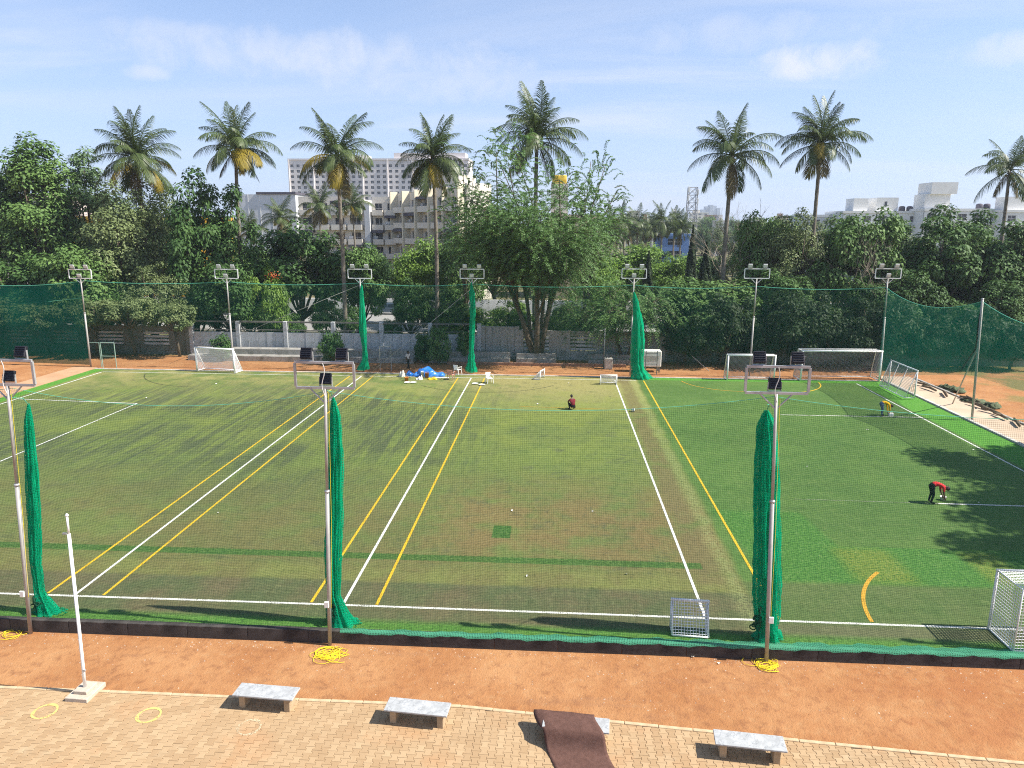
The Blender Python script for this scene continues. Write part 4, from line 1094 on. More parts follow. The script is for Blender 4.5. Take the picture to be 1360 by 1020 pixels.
# ================================================================== BOUNDARY WALL
wall_p = mat('white_wall_panel', (.56, .57, .58), .9, 0, .10, .8, .3, 20, .2, dirt=(.16, .15, .14), dscale=.9, damt=.75)
wall_d = mat('grey_wall_panel', (.20, .185, .165), .9, 0, .15, .8, .3, 20, .2, dirt=(.06, .055, .045), dscale=.8, damt=.85)  # stained concrete, base colour also darkened to stand for tree shade
WY = 68.5
pale = mat('stained_wall_panel', (.40, .385, .36), .9, 0, .15, .8, .3, 20, .2, dirt=(.13, .12, .10), dscale=.8, damt=.75)
def wall_run(label, x0, x1, kind, bay=4.55):
    t = thing('boundary_wall', label, 'wall', (x0, WY, -.05)); n = max(1, round((x1 - x0) / bay)); w = (x1 - x0) / n
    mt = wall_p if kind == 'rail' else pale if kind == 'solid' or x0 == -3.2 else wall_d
    ph = {'rail': 3.4, 'solid': 3.2, 'louvre': 2.85, 'plain': 3.2}[kind]
    pil = MB().box((-.2, -.22, 0), (.2, .2, ph + .05), bev=.02).mesh('pillar', mt)
    for i in range(n + 1): link('pillar', pil, t, (i * w, 0, 0))
    for i in range(n):
        a, b = i * w + .2, (i + 1) * w - .2
        if kind in ('rail',):
            k = 5; d = (b - a) / k
            me = MB().box((.008, -.1, 0), (d - .008, .1, 2.35), bev=.012).mesh('panel', mt)
            for j in range(k): link('panel', me, t, (a + j * d, rnd.uniform(-.012, .012), 0))
            for z0, z1 in ((2.55, 2.63), (3.3, 3.45)): MB().box((a + .002, -.11, z0), (b - .002, .09, z1)).build('rail', wall_d, t)
        elif kind == 'louvre':
            MB().box((a, -.1, 0), (b, .1, .9)).build('panel', mt, t); MB().box((a, -.1, 2.35), (b, .1, 2.85)).build('panel', mt, t)
            for j in range(4):
                z = .98 + j * .36
                MB().box((a, -.11, z), (b, .09, z + .22), bev=.01).build('slat', wall_p, t)
            MB().box((a + .6 * (b - a), -.115, .9), (b, .1, 2.35)).build('panel', mt, t)
        else:
            k = 4; d = (b - a) / k; me = MB().box((.008, -.1, 0), (d - .008, .1, ph), bev=.012).mesh('panel', mt)
            for j in range(k): link('panel', me, t, (a + j * d, rnd.uniform(-.012, .012), 0))
wall_run('grey louvred boundary wall behind the corner gate frames', -60, -36.4, 'louvre')
wall_run('white panelled boundary wall with rails above, behind the narrow net bundle', -36.0, -7.3, 'rail')
wall_run('tall plain pale wall panel behind the plastic chairs', -6.9, -3.6, 'solid', 3.3)
wall_run('grey louvred boundary wall beside the big tree trunk', -3.2, 10.4, 'louvre')
wall_run('stained plain concrete boundary wall coloured as shaded, under the dark trees', 10.8, 75, 'plain')
# seating ledges and planter along the wall
def ledge(label, x0, x1, y0, y1, h, mt=concrete):
    t = thing('seating_ledge', label, 'ledge', (x0, y0, -.05)); n = max(1, round((x1 - x0) / 2.6)); w = (x1 - x0) / n
    me = MB().box((.006, 0, 0), (w - .006, (y1 - y0) * .5, h * .5), bev=.015).mesh('lower_step', mt); me2 = MB().box((.006, (y1 - y0) * .5 + .004, 0), (w - .006, y1 - y0, h), bev=.015).mesh('upper_step', mt)
    for i in range(n): link('lower_step', me, t, (i * w, 0, 0)); link('upper_step', me2, t, (i * w, 0, 0))
ledge('long stepped concrete ledge below the white panelled wall', -35, -13.2, 65.4, 67.6, 1.0)
ledge('stepped concrete ledge by the shrubs near the chairs', -12.6, -4.2, 66.0, 67.6, .95)
ledge('low stepped ledge left of the big tree trunk', -3.6, .2, 66.6, 67.6, .8)
ledge('low stepped ledge right of the big tree trunk', 3.2, 8.4, 66.4, 67.6, .85)
t = thing('red_kerb', 'low reddish retaining kerb between dirt strip and tree', 'kerb')
kerb_run('kerb_stone', [(-10, 65.3), (6.6, 65.3)], .3, -.06, .22, mat('red_kerb', (.27, .15, .10), .9, 0, .2, 2, .4, 20), t, 2.0)

# ================================================================== CAR
def car(label, loc, rotz, paint):
    t = thing('parked_car', label, 'car', loc, rotz)
    prof = [(-2.1, .35), (-2.12, .75), (-2.02, 1.0), (-1.85, 1.08), (-1.45, 1.55), (-1.2, 1.66), (.35, 1.68), (.62, 1.58), (1.10, 1.10), (1.85, .98), (2.08, .80), (2.12, .45), (2.05, .32)]
    m = MB(); W2 = .88; n = len(prof)
    inset = lambda z: W2 - max(0, z - 1.0) * .28
    L = [(x, -inset(z), z) for x, z in prof]; Rr = [(x, inset(z), z) for x, z in prof]
    k0 = len(m.v); m.v += L + Rr
    for i in range(n - 1): m.f.append((k0 + i, k0 + i + 1, k0 + n + i + 1, k0 + n + i)); m.mi.append(0)
    m.f.append((k0 + n - 1, k0, k0 + n, k0 + 2 * n - 1)); m.mi.append(0)
    m.f.append(tuple(k0 + i for i in range(n - 1, -1, -1))); m.f.append(tuple(k0 + n + i for i in range(n))); m.mi += [0, 0]
    m.build('body', paint, t)
    gl = mat('car_glass', (.015, .02, .025), .08, 0, .1, 3, spec=.6)
    for s in (-1, 1):
        for xa, xb, xc, xd in ((-1.35, -1.10, -.35, -.35), (-.28, -.28, .32, .78)):
            y = lambda z: s * (inset(z) + .006); MB().poly([(xa, y(1.12), 1.12), (xd, y(1.12), 1.12), (xc, y(1.55), 1.55), (xb, y(1.55), 1.55)]).build('window', gl, t)
    MB().poly([(1.10, -.76, 1.13), (1.10, .76, 1.13), (.66, .68, 1.57), (.66, -.68, 1.57)]).build('windscreen', gl, t).location = (.02, 0, .01)
    MB().poly([(-1.83, -.76, 1.13), (-1.83, .76, 1.13), (-1.46, .68, 1.54), (-1.46, -.68, 1.54)]).build('rear_window', gl, t).location = (-.02, 0, .01)
    for x in (-1.32, 1.34):
        for s in (-1, 1):
            w = link('wheel', None, t, (x, s * .80, .33)); w.empty_display_size = .1
            m = MB(); m.tube([(0, -.11, 0), (0, .11, 0)], .33, 16); m.build('tyre', mat('tyre', (.015, .015, .015), .8, 0, .1, 5), w, True)
            m = MB(); m.tube([(0, s * .09, 0), (0, s * .118, 0)], .20, 12); m.build('rim', steel, w, True)
    for s in (-1, 1):
        MB().box((2.03, s * .62 - .16, .74), (2.125, s * .62 + .16, .88), bev=.02).build('headlight', lamp_glass, t)
        MB().box((-2.14, s * .66 - .12, .80), (-2.03, s * .66 + .12, 1.0), bev=.02).build('tail_light', mat('tail_red', (.4, .01, .01), .3), t)
c = G(516, 416); car('grey blue hatchback car parked on the road behind the wall', (c.x, 103.5, .0), PI, mat('grey_blue_paint', (.12, .16, .22), .25, .3, .05, 3, coat=.6))

# ================================================================== BUILDINGS
win_m = mat('dark_window', (.035, .04, .05), .15, 0, .3, .6, spec=.6)
frame_m = mat('window_frame', (.62, .60, .56), .6, 0, .05, 2)
def facade(parent, O, ang, xs, zs, wins, mt, depth=.35, pane=win_m, name='wall'):
    """O origin (local), ang heading of the facade's run; wins: set of (i,j) cells that are openings"""
    U = Vector((math.cos(ang), math.sin(ang), 0)); N = Vector((U.y, -U.x, 0)); O = Vector(O)
    pt = lambda x, z, d=0: O + U * x + Vector((0, 0, z)) - N * d
    m = MB(); meshes = {}
    for i in range(len(xs) - 1):
        for j in range(len(zs) - 1):
            a, b, c, d = xs[i], xs[i + 1], zs[j], zs[j + 1]
            if (i, j) in wins:
                m.poly([pt(a, c), pt(b, c), pt(b, c, depth), pt(a, c, depth)]); m.poly([pt(a, d, depth), pt(b, d, depth), pt(b, d), pt(a, d)])
                m.poly([pt(a, c), pt(a, c, depth), pt(a, d, depth), pt(a, d)]); m.poly([pt(b, c, depth), pt(b, c), pt(b, d), pt(b, d, depth)])
                key = (round(b - a, 3), round(d - c, 3))
                if key not in meshes:
                    q = MB(); w, h = key; q.box((0, depth - .05, 0), (w, depth, h)); q.cur = 1
                    q.box((0, depth - .09, h * .46), (w, depth - .051, h * .46 + .08)); q.box((w * .5 - .04, depth - .092, 0), (w * .5 + .04, depth - .053, h))
                    meshes[key] = q.mesh('window', [pane, frame_m])
                link('window', meshes[key], parent, pt(a, c), ang)
            else: m.poly([pt(a, c), pt(b, c), pt(b, d), pt(a, d)])
    m.build(name, mt, parent)
def cells(n, w, frac, z=False):
    out = [0]
    for i in range(n):
        g = w * (1 - frac) / 2; out += [i * w + g, (i + 1) * w - g]
    return out + [n * w]
def block(t, lo, hi, mt, name='wall'): MB().box(lo, hi).build(name, mt, t)
cream = mat('cream_render', (.76, .70, .60), .9, 0, .08, .1, dirt=(.52, .46, .38), dscale=.2, damt=.5)
cream_s = mat('cream_fins', (.72, .64, .48), .9, 0, .08, .2)
palegrey = mat('pale_grey_render', (.64, .65, .66), .9, 0, .06, .1, dirt=(.5, .5, .5), dscale=.15, damt=.4)
tower_w = mat('tower_render', (.72, .67, .65), .9, 0, .06, .05)
white_r = mat('white_render', (.80, .79, .76), .9, 0, .06, .1, dirt=(.45, .43, .40), dscale=.2, damt=.5)
railing = mat('dark_awning', (.10, .09, .11), .8, 0, .2, .5)
# tall far slab
x0, x1 = AT(383, 212, 420).x, AT(622, 212, 420).x; ztop = AT(400, 213, 420).z
t = thing('apartment_tower', 'long pale high-rise slab with grid of square windows behind the palms', 'building', (x0, 420, -.6))
W_ = x1 - x0; H_ = ztop + .6; nc = 29; rows = 10; fh = 3.0
xs_ = cells(nc, W_ / nc, .52); z_ = [0, H_ - 1.6 - rows * fh]; zz = z_[1]
zs_ = [0, zz]
for r in range(rows): zs_ += [zz + r * fh + .85, zz + r * fh + 2.35]
zs_ += [H_]
wins = {(1 + 2 * i, 2 + 2 * j) for i in range(nc) for j in range(rows)}
facade(t, (0, 0, 0), 0, xs_, zs_, wins, tower_w, .8)
for i in range(nc + 1):
    if i % 4 == 0: MB().box((i * W_ / nc - .3, -.7, 0), (i * W_ / nc + .3, -.002, H_ + .4)).build('fin', tower_w, t)
block(t, (0, .9, 0), (W_, 22, H_ - .02), tower_w, 'core'); block(t, (-.4, -.4, H_), (W_ + .4, 22.4, H_ + 1.0), tower_w, 'parapet')
xa = AT(522, 208, 420).x - x0
block(t, (xa, 2, H_ + 1.002), (W_ - 2, 16, H_ + 4.2), tower_w, 'roof_room'); block(t, (xa * .55, 3, H_ + 1.002), (xa * .55 + 12, 12, H_ + 3.0), tower_w, 'roof_room')
# mid-distance apartments with balconies
t = thing('apartment_building', 'cream five-storey flats with stacked balconies and angled wing behind the trees', 'building', (-38, 150, -.6))
def flats(O, ang, n, bayw, floors, fh, base, mt, balc, fins=None):
    xs_ = cells(n, bayw, .55); zs_ = [0, base]
    for r in range(floors): zs_ += [base + r * fh + .5, base + r * fh + 2.5]
    zs_ += [base + floors * fh + .9]
    facade(t, O, ang, xs_, zs_, {(1 + 2 * i, 2 + 2 * j) for i in range(n) for j in range(floors)}, mt, .5)
    U = Vector((math.cos(ang), math.sin(ang), 0)); N = Vector((U.y, -U.x, 0)); M_ = Matrix.Translation(O) @ Matrix.Rotation(ang, 4, 'Z')
    if balc:
        q = MB(); w = bayw * .86
        q.box((-w / 2, -1.3, -.15), (w / 2, -.004, 0)); q.box((-w / 2, -1.3, .002), (w / 2, -1.2, .95)); q.box((-w / 2, -1.198, .002), (-w / 2 + .1, -.004, .95)); q.box((w / 2 - .1, -1.198, .002), (w / 2, -.004, .95)); me = q.mesh('balcony', cream)
        q = MB(); q.box((-w / 2, -1.5, 0), (w / 2, -.004, .5)); me2 = q.mesh('awning', railing)
        for i in range(n):
            for j in range(floors):
                link('balcony', me, t, M_ @ Vector(((i + .5) * bayw, 0, base + j * fh + .2)), ang)
                if (i * 5 + j * 3) % 4 == 1: link('awning', me2, t, M_ @ Vector(((i + .5) * bayw, 0, base + j * fh + 2.45)), ang)
    acm = MB().box((-.45, -.4, 0), (.45, -.003, .6), bev=.04).mesh('air_conditioner', white_r)
    for i in range(n):
        for j in range(floors):
            if (i * 7 + j * 5) % 3 == 0: link('air_conditioner', acm, t, M_ @ Vector(((i + .04) * bayw + .5, 0, base + j * fh + 1.2)), ang)
    if fins:
        me = MB().box((-.25, -1.6, base), (.25, -.006, base + floors * fh + 1.2)).mesh('fin', fins)
        for i in range(n + 1): link('fin', me, t, M_ @ Vector((i * bayw, 0, 0)), ang)
ox = lambda px, Y: AT(px, 300, Y).x + 38
a0 = ox(398, 150); a1 = ox(484, 150)
flats((a0, 0, 0), 0, 4, (a1 - a0) / 4, 6, 2.95, .6, cream, True)
block(t, (a0, .6, 0), (a1, 12, 18.6), cream, 'core')
b0, b1 = ox(486, 150), ox(493, 150); block(t, (b0, -1.0, 0), (b1, 8, 17.9), palegrey, 'stair_tower')
c0, c1 = ox(494, 150), ox(527, 150)
flats((c0, .8, 0), 0, 2, (c1 - c0) / 2, 6, 2.95, .6, cream, True)
block(t, (c0, 1.4, 0), (c1, 12, 18.6), cream, 'core')
w0 = Vector((c1, 1.0, 0)); w1 = Vector((ox(618, 128), -22, 0)); L_ = (w1 - w0).length; an = math.atan2(w1.y - w0.y, w1.x - w0.x)
flats(tuple(w0), an, 5, L_ / 5, 6, 3.05, .6, cream, True, cream_s)
MB().poly([tuple(w0 + Vector((0, 0, 19.9))), tuple(w1 + Vector((0, 0, 19.9))), tuple(w1 + Vector((4, 5, 19.9))), tuple(w0 + Vector((4, 5, 19.9)))]).build('roof', cream, t)
M_ = Matrix.Translation(w1) @ Matrix.Rotation(an, 4, 'Z')
MB().box((-.01, .05, 0), (.6, 5, 20.6), M_).build('end_wall', cream, t); MB().box((-9, 1, 19.9), (-4, 4.5, 22.2), M_).build('roof_room', cream, t)
# plain grey block left of it
a = AT(313, 258, 165); b = AT(392, 258, 165)
t = thing('warehouse_block', 'plain pale grey windowless block left of the cream flats', 'building', (a.x, 165, -.6)); w = b.x - a.x; h = a.z + .6
block(t, (0, 0, 0), (w, 25, h), palegrey); block(t, (w * .35, -.3, h), (w + .2, 25, h + .5), railing, 'roof_edge')
for i in range(1, 5): MB().box((i * w / 5 - .06, -.05, 0), (i * w / 5 + .06, -.002, h)).build('panel_joint', white_r, t)
# tan building behind the feathery tree
a = AT(728, 248, 132); b = AT(802, 248, 132)
t = thing('tan_building', 'tan flats with a yellow rooftop tank behind the feathery tree', 'building', (a.x, 132, -.6)); w = b.x - a.x; h = AT(790, 285, 132).z + .6
xs_ = cells(4, w / 4, .5); zs_ = [0]
for r in range(4): zs_ += [h - 12.4 + r * 3.1 + .9, h - 12.4 + r * 3.1 + 2.3]
zs_ += [h]
facade(t, (0, 0, 0), 0, xs_, zs_, {(1 + 2 * i, 1 + 2 * j) for i in range(4) for j in range(4)}, mat('tan_render', (.52, .42, .30), .9, 0, .08, .2), .3)
block(t, (0, .4, 0), (w, 12, h - .02), mat('tan_render', (.5, .4, .3))); block(t, (.5, 1, h), (3.6, 6, h + 5.4), cream, 'stair_room')
m = MB(); m.box((.7, 1.4, h + 5.4), (3.3, 4.5, h + 6.9), bev=.12); m.build('water_tank', mat('yellow_tank', (.62, .42, .04), .6, 0, .1, 2), t, True)
# buildings glimpsed behind the left trees
def small_house(name, label, px0, px1, ytop, Y, mt, floors=3, wfrac=.5, roofbits=(), D=12, pane=win_m, n=None, ground=-.6, hfl=3.0):
    a, b = AT(px0, ytop, Y), AT(px1, ytop, Y); w = b.x - a.x; h = a.z - ground
    t = thing(name, label, 'building', (a.x, Y, ground)); n = n or max(1, int(w / 3.4)); fl = min(floors, max(1, int(h / hfl)))
    xs_ = cells(n, w / n, wfrac); zs_ = [0, max(.2, h - fl * hfl)]
    base = zs_[1]
    for r in range(fl): zs_ += [base + r * hfl + .9, base + r * hfl + 2.3]
    zs_ += [h]
    facade(t, (0, 0, 0), 0, xs_, zs_, {(1 + 2 * i, 2 + 2 * j) for i in range(n) for j in range(fl)}, mt, .3, pane)
    block(t, (0, .4, 0), (w, D, h - .01), mt, 'core'); block(t, (-.15, -.2, h), (w + .15, D + .1, h + .55), mt, 'parapet')
    if roofbits and Y < 300:
        for q in (.8, .9): MB().lathe([(.75, 0), (.75, 1.2), (.5, 1.45), (.2, 1.5)], 12, (w * q, 3.0, h + .3)).build('roof_tank', railing, t, True)
        MB().box((w * .06, -.9, h - 3.1), (w * .94, -.302, h - 2.9)).build('sunshade', mt, t)
    for (u0, u1, hh, d0, d1) in roofbits: block(t, (w * u0, d0, h + .552), (w * u1, d1, h + .55 + hh), mt, 'roof_room')
    return t, w, h
small_house('pale_house', 'pale pinkish house glimpsed through trees at the far left', -30, 62, 262, 112, mat('pink_render', (.55, .47, .43), .9, 0, .08, .2), 4)
small_house('orange_house', 'orange painted house glimpsed between the left trees', 92, 262, 292, 108, mat('orange_render', (.66, .36, .03), .9, 0, .08, .2), 4)
# right-hand white buildings with roof rooms
t, w, h = small_house('white_house', 'white flat-roofed building with two roof rooms right of the palms', 1120, 1226, 283, 185, white_r, 3, .55, ((.14, .32, 3.0, 1, 6), (.43, .70, 3.2, 1, 7)))
MB().box((w * .53, .96, h + 1.6), (w * .56, .99, h + 2.8)).build('roof_door', win_m, t)
t, w, h = small_house('white_house', 'white building topped by a boxy stair room beside the last palm', 1228, 1330, 280, 180, white_r, 3, .6, ((.03, .36, 3.4, 1.5, 7), ))
block(t, (w * .08, .8, h + 3.9), (w * .42, 7.4, h + 6.6), white_r, 'roof_room')
small_house('white_house', 'low white house at the right end behind the last palm', 1334, 1400, 282, 176, white_r, 3, .5, ((.1, .6, 3, 1, 6),))
small_house('grey_house', 'grey white house behind the dark right-hand trees', 1070, 1122, 288, 190, palegrey, 3, .5)
small_house('blue_house', 'small blue painted house below the distant palms', 878, 916, 314, 170, mat('blue_render', (.14, .25, .52), .9, 0, .1, .2), 3, .5, hfl=2.8)
# city on the horizon
r_ = random.Random(21)
cols = [white_r, palegrey, cream, mat('brick_render', (.40, .24, .17), .9), tower_w]
for i in range(34):
    px = 800 + i * 17.5 + r_.uniform(-6, 6); Y = r_.uniform(330, 900); top = r_.uniform(281, 296); wpx = r_.uniform(9, 24)
    mt = cols[i % 5]
    small_house('distant_house', 'small pale flat-roofed house in the hazy distance beyond the trees', px, px + wpx, top, Y, mt, 2, .45, ((.1, .5, 2.5, 1, 6),) if i % 2 else (), n=min(4, max(2, int(wpx / 6))))['group' if 0 else 0]['group'] = 'houses of the distant town'
blue_t = mat('distant_tower_render', (.42, .45, .50), .9, 0, .05, .02)
t = thing('distant_towers', 'cluster of hazy blue towers on the horizon beside the lattice mast', 'building', (AT(932, 288, 2000).x, 2000, -.6))
for i, (u0, u1, hh) in enumerate(((0, 9, 62), (10, 19, 70), (20, 29, 74), (30, 39, 72), (40, 48, 66))): block(t, (u0, (i % 2) * 6, 0), (u1, 30, hh), blue_t, 'tower')
# lattice mast
c = AT(918, 290, 350); t = thing('lattice_mast', 'grey lattice telecom mast standing over the distant palms', 'mast', (c.x, 350, -.6))
top = AT(918, 247, 350).z; mst = mat('mast_steel', (.30, .30, .31), .6, .3, .1, .5)
def leg(sx, sy): MB().tube([(sx * 2.6, sy * 2.6, 0), (sx * 1.9, sy * 1.9, top)], .22, 6).build('leg', mst, t)
for sx in (-1, 1):
    for sy in (-1, 1): leg(sx, sy)
nb = 9
for i in range(nb):
    z0, z1 = top * i / nb, top * (i + 1) / nb; q = lambda z: 2.6 - .7 * z / top
    m = MB()
    for s in (-1, 1):
        m.tube([(-q(z0), s * q(z0), z0), (q(z1), s * q(z1), z1)], .10, 4); m.tube([(q(z0), s * q(z0), z0), (-q(z1), s * q(z1), z1)], .10, 4)
        m.tube([(s * q(z0), -q(z0), z0), (s * q(z1), q(z1), z1)], .10, 4); m.tube([(-q(z1), s * q(z1), z1), (q(z1), s * q(z1), z1)], .10, 4)
    m.build('lattice_bay', mst, t)
for i, (sx, z) in enumerate(((-1, .97), (1, .93), (-1, .84), (1, .80))): MB().box((sx * 2.2 - .35, -2.6, top * z - 1.2), (sx * 2.2 + .35, -2.2, top * z + 1.2), bev=.05).build('antenna', white_r, t)
# parapet wall beyond the road, seen through the trees
t = thing('roadside_wall', 'low whitewashed wall along the far side of the road', 'wall', (-110, 108, -.1))
me = MB().box((.02, -.15, 0), (3.98, .15, 1.9), bev=.03).mesh('panel', white_r)
for i in range(56): link('panel', me, t, (i * 4.0, 0, 0))

# ================================================================== VEGETATION
def unit(v): return v / np.maximum(np.linalg.norm(v, axis=1, keepdims=True), 1e-9)
def leaf_mesh(name, C, N, A, L, Wd, tint, mt, fold=.0):
    """diamond leaves: centre C, normal N, axis A, half length L/2"""
    A = unit(A - N * np.sum(A * N, 1, keepdims=True)); B = np.cross(N, A)
    L = L[:, None] / 2; Wd = Wd[:, None] / 2
    V = np.stack([C - A * L, C + B * Wd + N * Wd * fold, C + A * L, C - B * Wd + N * Wd * fold], 1).reshape(-1, 3)
    F = np.arange(len(C) * 4).reshape(-1, 4)
    return npmesh(name, V, F, mt, attr=tint)
def rdir(n, g): return unit(g.normal(size=(n, 3)))
def broadleaf(seed, H, R, zc, hz, ncl, nl, leaf, mt, trunk_r=.22, flat=.75, spread=.27, up=.55, narrow=1.0, low=-.6):
    """crown centred at zc, half-height hz, radius R"""
    g = np.random.default_rng(seed)
    d = rdir(ncl * 3, g); d = d[d[:, 2] > low][:ncl]; n = len(d)
    rr = g.uniform(.45, 1, n) ** .6
    lump = 1 + .22 * np.sin(3 * np.arctan2(d[:, 1], d[:, 0]) + seed) + .12 * np.sin(5 * d[:, 2] * 2 + seed)
    ctr = d * rr[:, None] * lump[:, None] * np.array([R, R, hz]) * .82 + [0, 0, zc]
    taper = 1 - (1 - narrow) * np.clip((ctr[:, 2] - zc) / hz, 0, 1); ctr[:, :2] *= taper[:, None]
    rc = g.uniform(.75, 1.25, n) * spread * min(R, hz) * (.6 + .4 * taper)
    ci = g.integers(0, n, nl); dl = rdir(nl, g); rad = rc[ci] * (.35 + .65 * g.random(nl) ** .5)
    C = ctr[ci] + dl * rad[:, None] * [1, 1, flat]
    outw = unit((C - [0, 0, zc]) / [R, R, hz])
    N = unit(dl * .45 + outw * .25 + np.array([0, 0, up]) + g.normal(size=(nl, 3)) * .34)
    tint = np.clip(.35 * g.random(nl) + .65 * g.random(n)[ci], 0, 1)
    crown = leaf_mesh('crown', C, N, dl + np.array([0, 0, -.5]) + g.normal(size=(nl, 3)) * .4, leaf * g.uniform(.7, 1.35, nl), leaf * .55 * g.uniform(.7, 1.3, nl), tint, mt, .25)
    m = MB(); fork = np.array([0, 0, max(zc - hz * .85, H * .12)])
    r_ = random.Random(seed); bend = np.array([r_.uniform(-.3, .3), r_.uniform(-.3, .3), 0])
    m.tube([(0, 0, -.1), tuple(fork * .5 + bend * .4), tuple(fork + bend)], [trunk_r * 1.25, trunk_r, trunk_r * .8], 8)
    for i in range(0, n, max(1, n // 16)):
        e = ctr[i]; mid = (fork + bend) * .5 + e * .5 + np.array([0, 0, -.1 * hz]); m.tube([tuple(fork + bend), tuple(mid), tuple(e)], [trunk_r * .55, trunk_r * .34, .03], 6)
    m.tube([tuple(fork + bend), (bend[0] * .5, bend[1] * .5, zc + hz * .55)], [trunk_r * .75, .05], 6)
    return m.mesh('trunk', bark, True), crown
def feathery(seed, H, R, zc, hz, ntw, mt, stems, droop=.9, tl=(1.3, 2.3), lf=.20, low=-.7):
    """open fine-leaved tree: arching twigs carrying small leaflets"""
    g = np.random.default_rng(seed); m = MB(); ends = []
    for sx, sy, r0, lean in stems:
        p0 = np.array([sx, sy, -.1]); p1 = p0 + [lean[0] * .35, lean[1] * .35, zc * .32]; p2 = np.array([lean[0], lean[1], zc * .72])
        m.tube([tuple(p0), tuple(p1), tuple(p2)], [r0 * 1.2, r0 * .85, r0 * .55], 8)
        for k in range(9):
            d = rdir(1, g)[0]; d[2] = d[2] * .85 + .18; d[2] *= (-low if d[2] < 0 else 1)
            e = np.array([lean[0] * .55, lean[1] * .55, zc]) + d * [R, R, hz] * g.uniform(.45, .85); mid = p2 * .55 + e * .45 + [0, 0, .5]
            st = p1 * (1 - k / 9) + p2 * k / 9
            m.tube([tuple(st), tuple(mid), tuple(e)], [r0 * .45, r0 * .25, .03], 6); ends.append((st, mid, e))
    Cs, Ns, As, Ts = [], [], [], []
    for i in range(ntw):
        st, mid, e = ends[g.integers(len(ends))]; q = g.uniform(.25, 1.08)
        b = (1 - q) ** 2 * st + 2 * q * (1 - q) * mid + q * q * e + g.normal(size=3) * R * .13 * [1, 1, .8]
        d = unit((b - [0, 0, zc * .8])[None] + g.normal(size=(1, 3)) * R * .35)[0]; d[2] = d[2] * .6 + .25; L = g.uniform(*tl); tt = g.random()
        n = 26; s = np.linspace(.05, 1, n)[:, None]; pts = b + d * L * s + np.array([0, 0, -droop]) * L * s ** 2 * .6
        tang = unit(d * 1.0 + np.array([0, 0, -droop * 1.2]) * s); sidev = unit(np.cross(tang, [0, 0, 1.0]) + 1e-6)
        sgn = np.where(np.arange(n) % 2, 1, -1)[:, None]
        Cs.append(pts + sidev * sgn * lf * .42); As.append(sidev * sgn + tang * .5 + g.normal(size=(n, 3)) * .25); Ns.append(np.cross(tang, sidev) + g.normal(size=(n, 3)) * .45); Ts.append(np.full(n, tt) * .7 + g.random(n) * .3)
        if i % 3 == 0: m.tube([tuple(pts[0]), tuple(pts[n // 2]), tuple(pts[-1])], [.025, .018, .01], 3, False)
    C = np.concatenate(Cs); N = unit(np.concatenate(Ns)); N[N[:, 2] < 0] *= -1
    return m.mesh('trunk', bark, True), leaf_mesh('crown', C, N, np.concatenate(As), lf * g.uniform(.8, 1.4, len(C)), lf * .38 * g.uniform(.8, 1.3, len(C)), np.concatenate(Ts), mt)
def conifer(seed, H, R, mt, nl=5000):
    g = np.random.default_rng(seed); z = H * g.random(nl) ** 1.1; a = g.uniform(0, 2 * PI, nl)
    r = R * np.clip(1 - (z / H) ** 1.8, .03, 1) * (.5 + .5 * g.random(nl) ** .5) * (1 + .15 * np.sin(a * 5 + z * 2))
    C = np.stack([r * np.cos(a), r * np.sin(a), z + .4], 1); o = np.stack([np.cos(a), np.sin(a), np.full(nl, .6)], 1)
    N = unit(o + g.normal(size=(nl, 3)) * .4); A = np.stack([np.cos(a) * .4, np.sin(a) * .4, np.ones(nl)], 1)
    return MB().tube([(0, 0, -.1), (0, 0, H * .9)], [.16, .03], 7).mesh('trunk', bark, True), leaf_mesh('crown', C, N, A, .34 * g.uniform(.7, 1.3, nl), .14 * g.uniform(.7, 1.3, nl), g.random(nl), mt)
def bare(seed, H):
    r_ = random.Random(seed); m = MB()
    def br(p, d, L, r, k):
        q = p + d * L * .5 + Vector((r_.gauss(0, .06), r_.gauss(0, .06), .02)) * L; e = p + d * L
        m.tube([p, q, e], [r, r * .8, r * .6], 5 if k < 2 else 4, False)
        if k >= 5: return
        for _ in range(3 if k < 3 else 2):
            nd = (d + Vector((r_.gauss(0, .5), r_.gauss(0, .5), r_.gauss(.12, .3)))).normalized(); br(e, nd, L * r_.uniform(.62, .82), r * .6, k + 1)
    br(Vector((0, 0, -.1)), Vector((0, 0, 1)), H * .33, .14, 0)
    return m.mesh('trunk', mat('pale_dry_bark', (.30, .25, .19), .95, 0, .2, 3), True)
# --- leaves
L_dark = leafmat('dark_leaf', (0.033, 0.080, 0.022), (0.109, 0.200, 0.053), .16, .6, .2)
L_mid = leafmat('mid_leaf', (0.060, 0.127, 0.033), (0.175, 0.282, 0.077), .16, .6, .2)
L_olive = leafmat('olive_leaf', (0.088, 0.126, 0.045), (0.231, 0.282, 0.109), .16, .55, .3)
L_light = leafmat('light_leaf', (0.106, 0.199, 0.031), (0.238, 0.371, 0.063), .35, .5, .3)
L_blue = leafmat('grey_green_leaf', (0.069, 0.126, 0.056), (0.182, 0.267, 0.119), .16, .6, .2)
L_feath = leafmat('feather_leaf', (0.062, 0.139, 0.037), (0.161, 0.282, 0.081), .28, .55, .3)
L_conif = leafmat('conifer_leaf', (.012, .028, .010), (.030, .055, .016), .12, .6, .2)
L_shaded = leafmat('deep_shade_leaf', (.010, .026, .009), (.036, .068, .020), .15, .6, .2)  # shade of taller trees put into the front row's leaf colour
L_palm = leafmat('palm_leaf', (.048, .078, .022), (.105, .140, .042), .2, .45, .4)
L_palm_y = leafmat('yellow_palm_leaf', (.20, .16, .02), (.34, .25, .025), .3, .5, .35)
L_palm_d = leafmat('dry_palm_leaf', (.10, .085, .04), (.17, .135, .06), .2, .6, .2)
